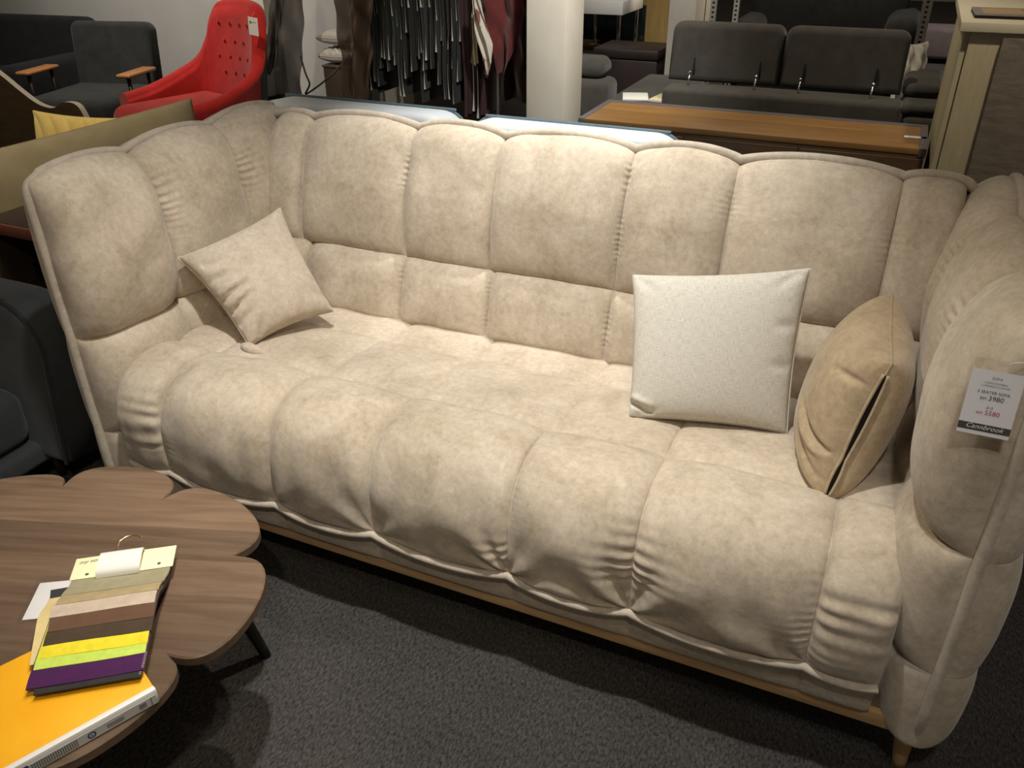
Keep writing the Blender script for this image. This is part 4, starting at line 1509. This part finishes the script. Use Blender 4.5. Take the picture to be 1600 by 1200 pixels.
def hanging():
    GREYS = sheer_mat('grey_organza', (0.060, 0.050, 0.044), 0.72)
    BROWN = sheer_mat('brown_organza', (0.050, 0.030, 0.020), 0.70)
    o = drape('sheer_fabric', [(1.45, -3.38, -3.20), (1.02, -3.45, -3.20), (0.80, -3.52, -3.25), (0.63, -3.62, -3.30), (0.48, -3.72, -3.30), (0.25, -3.72, -3.36)], 4.30, GREYS, None, 3, 0.02, 1, 1.10)
    tag(o, 'sheer grey organza length hanging in front of the wall behind the sofa', 'fabric')
    d = drape('folded_layer', [(0.46, -3.70, -3.38), (0.25, -3.70, -3.38)], 4.335, sheer_mat('dark_organza', (0.03, 0.02, 0.015), 0.85), o, 3, 0.01, 2, 1.10)
    d = drape('folded_layer', [(1.45, -3.36, -3.31), (1.02, -3.40, -3.33), (0.7, -3.50, -3.46), (0.6, -3.54, -3.52)], 4.28, GREYS, o, 2, 0.008, 3, 1.10)
    cord = catmull([(-3.27, 4.28, 0.72), (-3.24, 4.27, 0.62), (-3.22, 4.27, 0.56), (-3.26, 4.28, 0.50), (-3.10, 4.30, 0.60), (-3.02, 4.4, 0.70)], 40)
    cord = np.column_stack([cord[:, 0] * 1.1, cord[:, 1] * 1.1, 1.5 - (1.5 - cord[:, 2]) * 1.1])
    MB().tube(cord, 0.006, 6).build('cord', plain('cord_black', (0.015, 0.012, 0.01)), o)
    o = drape('sheer_fabric', [(1.45, -3.20, -2.93), (0.99, -3.22, -2.95), (0.70, -3.20, -2.97), (0.44, -3.22, -3.03), (0.28, -3.22, -3.06)], 4.62, BROWN, None, 4, 0.03, 4)
    tag(o, 'sheer brown organza length hanging at the left end of the sample rack', 'fabric')
    # rail
    CH = mat('chrome', (0.70, 0.70, 0.70), 0.15, 1.0)
    r = thing('garment_rail', 'metal hanging rail carrying dark fabric samples', 'rack', (-2.65, 4.85, 0))
    MB().tube([(-0.70, 0, 1.55), (0.62, 0, 1.55)], 0.014, 12).build('rail', CH, r)
    for x, y in ((-0.60, 0.0), (0.462, -0.13)):
        MB().tube([(x, y, 0.0), (x, y, 1.55)], 0.012, 12).build('upright', CH, r)
        MB().box((x - 0.02, y - 0.22, 0.0), (x + 0.02, y + 0.26, 0.025), 0.006).build('foot', CH, r)
    # dark sample lengths, each with pale selvage
    cols = [(0.010, 0.010, 0.010), (0.018, 0.019, 0.018), (0.022, 0.026, 0.020), (0.014, 0.013, 0.013), (0.026, 0.027, 0.026), (0.012, 0.016, 0.012)]
    fab = [fabric('sample_fabric_%d' % i, tuple(c * 0.55 for c in q), tuple(c * 0.95 for c in q), 20) for i, q in enumerate(cols)]
    SELV = [plain('selvage_grey', (0.38, 0.38, 0.355), 0.8), plain('selvage_mid', (0.20, 0.20, 0.185), 0.8)]
    rr = random.Random(5)
    n = 46
    for i in range(n):
        x = -3.20 + 0.755 * i / (n - 1) + rr.uniform(-.001, .001)
        zb = 0.40 + rr.random() ** 1.3 * 0.42
        y = 4.72 + rr.uniform(-0.02, 0.03)
        sx = rr.uniform(-0.02, 0.02)
        root = thing('fabric_sample', 'narrow dark fabric sample with a pale edge hanging in the rail behind the sofa', 'fabric', (x, y, zb), 0.0, 'dark fabric samples on the rail')
        zz = np.linspace(0, 1.53 - zb, 26)
        wv = 0.006 * np.sin((zz + zb) * 9)
        P = []
        for q, (dx, dy) in enumerate(((-0.005, 0), (0.005, 0), (0.006, 0.26), (-0.006, 0.26), (-0.005, 0))):
            P.append(np.column_stack([wv + dx, np.full_like(zz, dy) + 0.004 * np.sin(zz * 14 + i), zz]))
        mb = MB(); mb.grid(np.stack(P, 0))
        mb.add(np.array([P[0][0], P[1][0], P[2][0], P[3][0]]), [(0, 3, 2, 1)])
        o = mb.build('length', fab[rr.randrange(len(fab))], root)
        for q in range(2):
            l0 = 0.0 if q == 0 else rr.uniform(0.26, 0.42)
            l1 = l0 + rr.uniform(0.10, 0.26)
            zs = np.linspace(l0, l1, 18)
            w = 0.0022 + 0.015 * rr.random() * np.exp(-(zs - l0) / 0.045)
            wv = 0.006 * np.sin((zs + zb) * 9)
            yy = 0.004 * np.sin(zs * 14 + i) - 0.002
            mb = MB()
            A_ = np.stack([np.column_stack([wv - w * 0.3, yy, zs]), np.column_stack([wv + w * 0.7, yy - 0.002, zs])], 0)
            mb.grid(A_); mb.grid(A_ + np.array([0, 0.001, 0]), flip=True)
            mb.build('selvage', SELV[0 if rr.random() < .6 else 1], root)
    # wine red lengths to the right
    WINE = [fabric('wine_fabric', (0.018, 0.006, 0.007), (0.030, 0.010, 0.011), 20), fabric('maroon_fabric', (0.012, 0.005, 0.005), (0.02, 0.008, 0.008), 20)]
    for i in range(5):
        x = -2.42 + 0.028 * i
        root = thing('fabric_sample', 'wine red fabric length hanging at the right end of the rail', 'fabric', (x, 4.74, 0.34 + 0.02 * (i % 3)), 0.0, 'wine red fabric lengths on the rail')
        zz = np.linspace(0, 1.16, 20)
        P = [np.column_stack([dx + 0.006 * np.sin(zz * 8), np.full_like(zz, dy), zz]) for dx, dy in ((-0.010, 0), (0.010, 0), (0.010, 0.24), (-0.010, 0.24), (-0.010, 0))]
        mb = MB(); mb.grid(np.stack(P, 0)); mb.build('length', WINE[i % 2], root)
        if i in (2, 3):
            zs = np.linspace(0, 0.30, 16)
            w = 0.004 + 0.012 * np.exp(-zs / 0.06)
            A_ = np.stack([np.column_stack([-w / 2 + 0.006 * np.sin(zs * 8), np.full_like(zs, -0.004), zs]), np.column_stack([w / 2 + 0.006 * np.sin(zs * 8), np.full_like(zs, -0.006), zs])], 0)
            mb = MB(); mb.grid(A_); mb.grid(A_ + np.array([0, 0.001, 0]), flip=True); mb.build('selvage', SELV[0], root)
    o = drape('fabric_sample', [(1.5, -2.335, -2.315), (1.0, -2.338, -2.312), (0.85, -2.340, -2.310), (0.655, -2.352, -2.302)], 4.70, [plain('cream_cloth', (0.42, 0.39, 0.27), 0.8)], None, 1, 0.006, 1)
    tag(o, 'narrow cream fabric strip hanging among the wine red lengths', 'fabric')
    RED = fabric('dark_red_cloth', (0.045, 0.007, 0.007), (0.085, 0.013, 0.012), 8)
    o = drape('draped_cloth', [(1.5, -2.27, -2.02), (1.0, -2.27, -2.00), (0.85, -2.25, -2.03), (0.75, -2.21, -2.06), (0.62, -2.19, -2.12)], 4.66, RED, None, 3, 0.025, 2)
    tag(o, 'dark red cloth draped over the right end of the rail', 'fabric')
    PAT = mat('patterned_cloth', (0.35, 0.31, 0.27), 0.85)
    mp, nz, cr = add_noise(PAT, (0.12, 0.035, 0.03), (0.36, 0.32, 0.28), 14, 1, 0.4, 0.40, 0.46)
    o = drape('patterned_cloth', [(1.05, -2.27, -2.245), (0.92, -2.275, -2.20), (0.80, -2.265, -2.165), (0.70, -2.24, -2.165), (0.615, -2.22, -2.195)], 4.60, PAT, None, 1, 0.012, 2)
    tag(o, 'cream cloth with dark red blotches hanging beside the rail upright', 'fabric')
    o = drape('fabric_sample', [(1.5, -2.24, -2.02), (0.65, -2.25, -2.00), (0.42, -2.25, -2.02)], 4.95, WINE[0], None, 3, 0.02, 5)
    tag(o, 'broad dark wine cloth hanging behind the rail upright', 'fabric')
    # wrapped white pillows on a dark basket beside the wall
    WRAP = mat('white_wrap', (0.55, 0.53, 0.49), 0.3)
    bk = thing('storage_box', 'small dark brown box standing under wrapped white pillows by the wall', 'box', (-3.46, 5.02, 0))
    box_obj('body', (-0.11, -0.12, 0), (0.11, 0.12, 0.54), plain('brown_box', (0.055, 0.042, 0.03)), bk, r=0.008)
    box_obj('lid', (-0.115, -0.125, 0.54), (0.115, 0.125, 0.555), plain('brown_lid', (0.10, 0.08, 0.06)), bk, r=0.004)

    def crumple(U, V):
        return 0.008 * np.sin(U * 14 + 3 * V) * np.sin(V * 11 + 2 * U) + 0.006 * np.sin(V * 23)
    for k, lb in ((0, 'crinkled plastic-wrapped white pillow, lower one of two by the wall'), (1, 'smooth white pillow, upper one of two stacked by the wall')):
        z = 0.608 + 0.114 * k
        pillow('wrapped_pillow', (-3.60, 5.14, z), (-3.36, 5.14, z), (-3.36, 4.90, z), (-3.60, 4.90, z), 0.05, WRAP, 0.03, 1, 1, crumple if k == 0 else None, pw=0.3, label=lb, cat='pillow')


hanging()


# ------------------------------------------------------------------ low sideboard with brown top
def bench():
    BR = wood_plank('brown_veneer', [(0.17, 0.085, 0.025), (0.26, 0.14, 0.045)], 0.0, 5, 0.5, 0.35)
    FR = mat('brown_front', (0.055, 0.030, 0.012), 0.4)
    add_noise(FR, (0.042, 0.022, 0.009), (0.070, 0.040, 0.017), 4, 6, 0.6, stretch=(1.5, 10, 10))
    GREY = plain('grey_edge_strip', (0.085, 0.075, 0.078), 0.4)
    root = thing('sideboard', 'long low sideboard with a brown wood top and grey edging behind the beige sofa', 'sideboard', (-0.605, 4.15, 0))
    x0, x1, y0, y1 = -0.78, 0.765, -0.25, 0.22
    box_obj('body', (x0 + .005, y0 + .005, 0.04), (x1 - .005, y1, 0.565), FR, root)
    box_obj('plinth', (x0 + 0.05, y0 + 0.05, 0), (x1 - 0.05, y1 - 0.03, 0.04), BLACKFAB, root)
    box_obj('top_panel', (x0 + 0.03, y0, 0.565), (x1 - 0.03, y1 - 0.05, 0.590), BR, root, r=0.002)
    box_obj('edge_strip', (x0, y0, 0.560), (x0 + 0.03, y1, 0.592), GREY, root, r=0.002)
    box_obj('edge_strip', (x1 - 0.03, y0, 0.555), (x1, y1, 0.592), GREY, root, r=0.002)
    box_obj('edge_strip', (x0 + 0.03, y1 - 0.05, 0.560), (x1 - 0.03, y1, 0.592), GREY, root, r=0.002)
    for k in range(3):
        d = box_obj('door', (x0 + 0.02 + k * 0.51, y0 - 0.014, 0.06), (x0 + 0.52 + k * 0.51, y0 + 0.004, 0.55), FR, root, r=0.002)
    lb = thing('shelf_label', 'small white price label lying on the right end of the brown sideboard top', 'label', (0.11, 4.12, 0.5905), 0.03)
    box_obj('paper', (-0.045, -0.035, 0), (0.045, 0.0, 0.0015), plain('label_white', (0.6, 0.6, 0.62)), lb, r=0)
    box_obj('printed_line', (-0.03, -0.018, 0.0015), (0.03, -0.014, 0.0019), plain('print_dark', (0.2, 0.2, 0.2)), lb, r=0)


bench()


# ------------------------------------------------------------------ charcoal sofa seen from behind
def charcoal_sofa():
    TAUPE = fabric('dark_taupe_fabric', (0.034, 0.031, 0.027), (0.050, 0.046, 0.040), 14, 400, 0.3, 0.12)
    CH = bpy.data.materials['chrome']
    root = thing('sofa', 'dark taupe sofa with two adjustable backrests on chrome posts, seen from behind', 'sofa', (-0.6, 5.1, 0))
    ox, oy = 0.6, -5.1
    MB().box((-1.19 + ox, 4.70 + oy, 0.14), (0.035 + ox, 4.90 + oy, 0.605), 0.025, 4).build('rear_ledge', TAUPE, root)
    MB().box((-1.19 + ox, 4.90 + oy, 0.14), (0.035 + ox, 5.75 + oy, 0.46), 0.04, 4).build('seat', TAUPE, root)
    for x0, x1 in ((-1.215, -0.612), (-0.600, 0.012)):
        ol = rounded_slab(x1 - x0, 0.31, 0.14, 0.055, 0.03)
        M_ = Matrix.Translation((x0 + ox, 4.915 + oy, 0.612)) @ Matrix.Rotation(math.radians(-5), 4, 'X')
        slab_mesh(MB(), ol, 0, 0.16, 0.035, M_).build('backrest', TAUPE, root)
    for x in (-1.075, -0.715, -0.485, -0.125):
        p = MB().tube([(x + ox, 4.82 + oy, 0.60), (x + ox + .004, 4.835 + oy, 0.668)], 0.0055, 10)
        p.tube([(x + ox + .004, 4.835 + oy, 0.668), (x + ox + .004, 4.836 + oy, 0.680)], 0.009, 12)
        o = p.build('chrome_post', CH, root); o['label'] = 'chrome post'
        box_obj('slot', (x + ox + .002, 4.905 + oy, 0.66), (x + ox + .012, 4.925 + oy, 0.74), BLACKFAB, root, r=0.002)
    # chaise at the left with its own armrest
    MB().box((-1.60 + ox, 4.66 + oy, 0.12), (-1.195 + ox, 5.90 + oy, 0.47), 0.04, 4).build('chaise', TAUPE, root)
    a = MB().box((-1.86 + ox, 4.86 + oy, 0.12), (-1.555 + ox, 5.10 + oy, 0.585), 0.05, 4).build('armrest', TAUPE, root)
    MB().box((-1.92 + ox, 4.90 + oy, 0.575), (-1.60 + ox, 5.12 + oy, 0.70), 0.06, 5).build('armrest_pad', TAUPE, a)
    # layered armrest at the right
    a = MB().box((0.045 + ox, 4.74 + oy, 0.12), (0.225 + ox, 5.70 + oy, 0.545), 0.04, 4).build('armrest', TAUPE, root)
    MB().box((0.03 + ox, 4.76 + oy, 0.545), (0.215 + ox, 5.2 + oy, 0.60), 0.025, 4).build('armrest_pad', TAUPE, a)
    MB().box((0.02 + ox, 4.95 + oy, 0.60), (0.205 + ox, 5.5 + oy, 0.665), 0.03, 4).build('armrest_pad', TAUPE, a)
    for x in (-1.1, 0.0):
        for y in (4.76, 5.65):
            MB().tube([(x + ox, y + oy, 0), (x + ox, y + oy, 0.15)], 0.018, 10).build('leg', CH, root)
    # papers on the chaise
    for k, (x, y, rz, col, lab) in enumerate(((-1.435, 5.05, 0.3, (0.62, 0.61, 0.56), 'white brochure lying on the dark chaise, the left of two'),
                                              (-1.245, 5.06, -0.12, (0.55, 0.47, 0.30), 'cream brochure lying on the dark chaise, against the backrest'))):
        b = thing('brochure', lab, 'paper', (x, y, 0.4705), rz)
        box_obj('cover', (-0.075, -0.10, 0.0), (0.075, 0.10, 0.012 + 0.004 * k), plain('paper_%d' % k, col), b, r=0.002)
        box_obj('pages', (-0.072, -0.102, 0.002), (0.077, 0.098, 0.010), plain('pages_%d' % k, (0.4, 0.4, 0.4)), b, r=0)
    # white crumpled cushion beyond the right end
    W = plain('white_cotton', (0.50, 0.46, 0.41), 0.85)

    def cr(U, V):
        return 0.014 * np.sin(U * 7 + V * 4) * np.sin(V * 6)
    pillow('throw_pillow', (-0.02, 5.42, 0.80), (0.10, 5.55, 0.80), (0.11, 5.45, 0.49), (-0.03, 5.30, 0.49), 0.05, W, 0.08, 1, 1, cr,
           label='crumpled white pillow at the right end of the dark taupe sofa', cat='pillow')


charcoal_sofa()


# ------------------------------------------------------------------ console, ottoman, shelving behind
def far_things():
    CH = bpy.data.materials['chrome']
    WHITE = plain('gloss_white', (0.72, 0.70, 0.66), 0.3)
    BLK = mat('dark_gloss_wood', (0.022, 0.016, 0.012), 0.25)
    t = thing('low_table', 'low dark gloss table under the white chrome-legged table behind the column', 'table', (-2.18, 6.95, 0))
    box_obj('tabletop', (-0.50, -0.45, 0.435), (0.42, 0.42, 0.46), BLK, t)
    box_obj('body', (-0.46, -0.36, 0.0), (0.10, 0.36, 0.435), BLK, t)
    w = thing('side_table', 'white square table top on slim chrome legs standing on the low dark table', 'table', (-2.10, 6.82, 0.46))
    box_obj('tabletop', (-0.34, -0.27, 0.290), (0.10, 0.27, 0.385), WHITE, w)
    for x, y in ((-0.28, -0.24), (0.065, -0.24), (-0.28, 0.24), (0.065, 0.24)):
        l = MB().box((x - 0.012, y - 0.012, 0.006), (x + 0.012, y + 0.012, 0.290), 0.001).build('leg', CH, w)
        MB().box((x - 0.04, y - 0.03, 0.0), (x + 0.04, y + 0.03, 0.006), 0.001).build('foot_pad', plain('cork', (0.45, 0.33, 0.2)), l)
    sc = thing('monitor', 'dark screen standing on the low dark table behind the chrome legs', 'screen', (-2.28, 7.18, 0.46))
    box_obj('screen', (-0.30, 0, 0.02), (0.28, 0.03, 0.30), plain('screen_black', (0.006, 0.010, 0.012), 0.2), sc)
    box_obj('stand', (-0.1, -0.06, 0.0), (0.1, 0.08, 0.02), BLK, sc)
    o = thing('storage_ottoman', 'dark brown leather box ottoman beside the low dark table', 'ottoman', (-1.79, 6.28, 0))
    PL = plain('dark_leather', (0.026, 0.016, 0.015), 0.45)
    box_obj('body', (-0.26, -0.22, 0.02), (0.21, 0.18, 0.52), PL, o, r=0.015)
    box_obj('lid', (-0.265, -0.225, 0.52), (0.215, 0.185, 0.59), PL, o, r=0.015)
    box_obj('metal_tab', (0.211, -0.15, 0.46), (0.214, -0.13, 0.50), CH, o, r=0)
    # slotted shelving posts
    PF = mat('perforated_steel', (0.42, 0.40, 0.37), 0.4, 0.6)
    nt, N, L, b = nodes(PF)
    tc = N.new('ShaderNodeTexCoord'); sx = N.new('ShaderNodeSeparateXYZ'); L.new(tc.outputs['Object'], sx.inputs[0])
    mu = N.new('ShaderNodeMath'); mu.operation = 'MULTIPLY'; mu.inputs[1].default_value = 33.0
    fr = N.new('ShaderNodeMath'); fr.operation = 'FRACT'
    gt = N.new('ShaderNodeMath'); gt.operation = 'LESS_THAN'; gt.inputs[1].default_value = 0.45
    ab = N.new('ShaderNodeMath'); ab.operation = 'ABSOLUTE'
    lt = N.new('ShaderNodeMath'); lt.operation = 'LESS_THAN'; lt.inputs[1].default_value = 0.008
    an = N.new('ShaderNodeMath'); an.operation = 'MULTIPLY'
    L.new(sx.outputs['Z'], mu.inputs[0]); L.new(mu.outputs[0], fr.inputs[0]); L.new(fr.outputs[0], gt.inputs[0])
    L.new(sx.outputs['X'], ab.inputs[0]); L.new(ab.outputs[0], lt.inputs[0])
    L.new(gt.outputs[0], an.inputs[0]); L.new(lt.outputs[0], an.inputs[1])
    mx = N.new('ShaderNodeMix'); mx.data_type = 'RGBA'
    mx.inputs[6].default_value = (0.42, 0.40, 0.37, 1); mx.inputs[7].default_value = (0.02, 0.02, 0.02, 1)
    L.new(an.outputs[0], mx.inputs[0]); L.new(mx.outputs[2], b.inputs['Base Color'])
    for k, (x, y, lab) in enumerate(((-1.275, 6.30, 'pale perforated steel shelf post beside the light wall end'), (-1.20, 6.75, 'darker perforated steel shelf post left of the black sofa'),
                                     (0.065, 6.5, 'tall perforated steel shelf post standing right of the black sofa'))):
        p = thing('shelf_post', lab, 'post', (x, y, 0))
        w_ = 0.02 if k < 2 else 0.03
        MB().box((-w_, -0.012, 0.008), (w_, 0.012, 2.4), 0.001).build('upright', PF, p, smooth=False)
        box_obj('foot', (-w_ - .02, -0.04, 0), (w_ + .02, 0.04, 0.008), PF, p, r=0)
    s = thing('sofa', 'black sofa in the dark behind the taupe sofa', 'sofa', (-0.6, 7.2, 0))
    MB().box((-0.62, -0.40, 0.12), (0.60, 0.45, 0.50), 0.05, 4).build('seat', BLACKFAB, s)
    MB().box((-0.60, 0.20, 0.48), (0.55, 0.45, 0.98), 0.08, 4).build('backrest', BLACKFAB, s)
    MB().box((0.42, -0.40, 0.12), (0.66, 0.42, 0.78), 0.09, 4).build('armrest', BLACKFAB, s)
    MB().box((-0.66, -0.40, 0.12), (-0.46, 0.42, 0.72), 0.08, 4).build('armrest', BLACKFAB, s)
    for x in (-0.5, 0.5):
        MB().tube([(x, -0.3, 0), (x, -0.3, 0.13)], 0.02, 10).build('leg', DARKWOOD, s)
        MB().tube([(x, 0.3, 0), (x, 0.3, 0.13)], 0.02, 10).build('leg', DARKWOOD, s)
    t = thing('ottoman', 'grey fabric ottoman far back on the carpet', 'ottoman', (0.37, 10.4, 0))
    G = fabric('grey_purple_fabric', (0.10, 0.085, 0.085), (0.14, 0.12, 0.12), 12)
    MB().box((-0.25, -0.25, 0.05), (0.25, 0.25, 0.34), 0.04, 3).build('body', G, t)
    for x in (-.2, .2):
        for y in (-.2, .2):
            MB().tube([(x, y, 0), (x, y, 0.06)], 0.02, 8).build('leg', DARKWOOD, t)


far_things()


# ------------------------------------------------------------------ tall counter at the right
def counter():
    BEI = mat('beige_laminate', (0.30, 0.255, 0.16), 0.6)
    add_noise(BEI, (0.27, 0.23, 0.14), (0.33, 0.285, 0.185), 10, 6, 0.6, stretch=(8, 8, 1))
    TOP = mat('pale_laminate', (0.42, 0.38, 0.28), 0.5)
    root = thing('counter_cabinet', 'tall beige laminate counter standing at the right behind the sofa', 'cabinet', (0.50, 4.1, 0))
    x0 = -0.318
    box_obj('side_panel', (x0, -0.38, 0), (x0 + 0.022, 0.55, 1.075), BEI, root, r=0.001)
    box_obj('front_panel', (x0 + 0.022, -0.40, 0), (0.40, -0.37, 1.075), BEI, root, r=0.001)
    box_obj('side_panel', (0.38, -0.37, 0), (0.40, 0.55, 1.075), BEI, root, r=0.001)
    box_obj('worktop', (x0 - 0.02, -0.43, 1.075), (0.42, 0.57, 1.108), TOP, root, r=0.003)
    # books on the counter
    for k, (x, y, rz, lab, col) in enumerate(((0.305, 3.93, 0.02, 'dark grey magazine lying on the counter top, the left of two', (0.16, 0.15, 0.145)),
                                              (0.53, 3.95, -0.02, 'pale magazine lying on the counter top, the right of two', (0.40, 0.36, 0.27)))):
        b = thing('magazine', lab, 'magazine', (x, y, 1.1085), rz)
        box_obj('cover', (-0.10, -0.13, 0.010), (0.10, 0.13, 0.014), plain('cover_%d' % k, col, 0.35), b, r=0)
        box_obj('pages', (-0.099, -0.129, 0.0), (0.099, 0.129, 0.010), BLACKFAB, b, r=0)
        box_obj('picture', (-0.07, -0.09, 0.014), (0.07, 0.09, 0.0145), plain('picture_%d' % k, (0.30, 0.19, 0.09), 0.4), b, r=0)
    p = thing('wood_board', 'dark brushed brown board leaning on the counter front, half wrapped in plastic', 'board', (0.62, 3.66, 0))
    BRS = mat('brushed_brown', (0.10, 0.082, 0.062), 0.4)
    add_noise(BRS, (0.070, 0.056, 0.042), (0.155, 0.130, 0.105), 5, 8, 0.7, stretch=(2, 1, 9), rot=(0, 0.5, 0))
    M_ = Matrix.Rotation(math.radians(-1.0), 4, 'X')
    box_obj('board', (-0.31, -0.02, 0.0), (0.4, 0.01, 1.06), BRS, p, r=0.002, M=M_)
    x = np.linspace(-0.315, 0.4, 40); z = np.linspace(0.97, 1.075, 20)
    X, Z = np.meshgrid(x, z, indexing='ij')
    keep = Z - 0.06 * np.sin((X + 0.31) * 7)
    Y = -0.035 + 0.006 * np.sin(X * 60 + Z * 30) * np.sin(Z * 40)
    Zb = 1.075 - (1.075 - Z) * (0.25 + 0.9 * smooth01((X + 0.315) / 0.2))
    MB().grid(np.stack([X, Y, Zb], -1)).build('plastic_wrap', CLEAR, p)


counter()
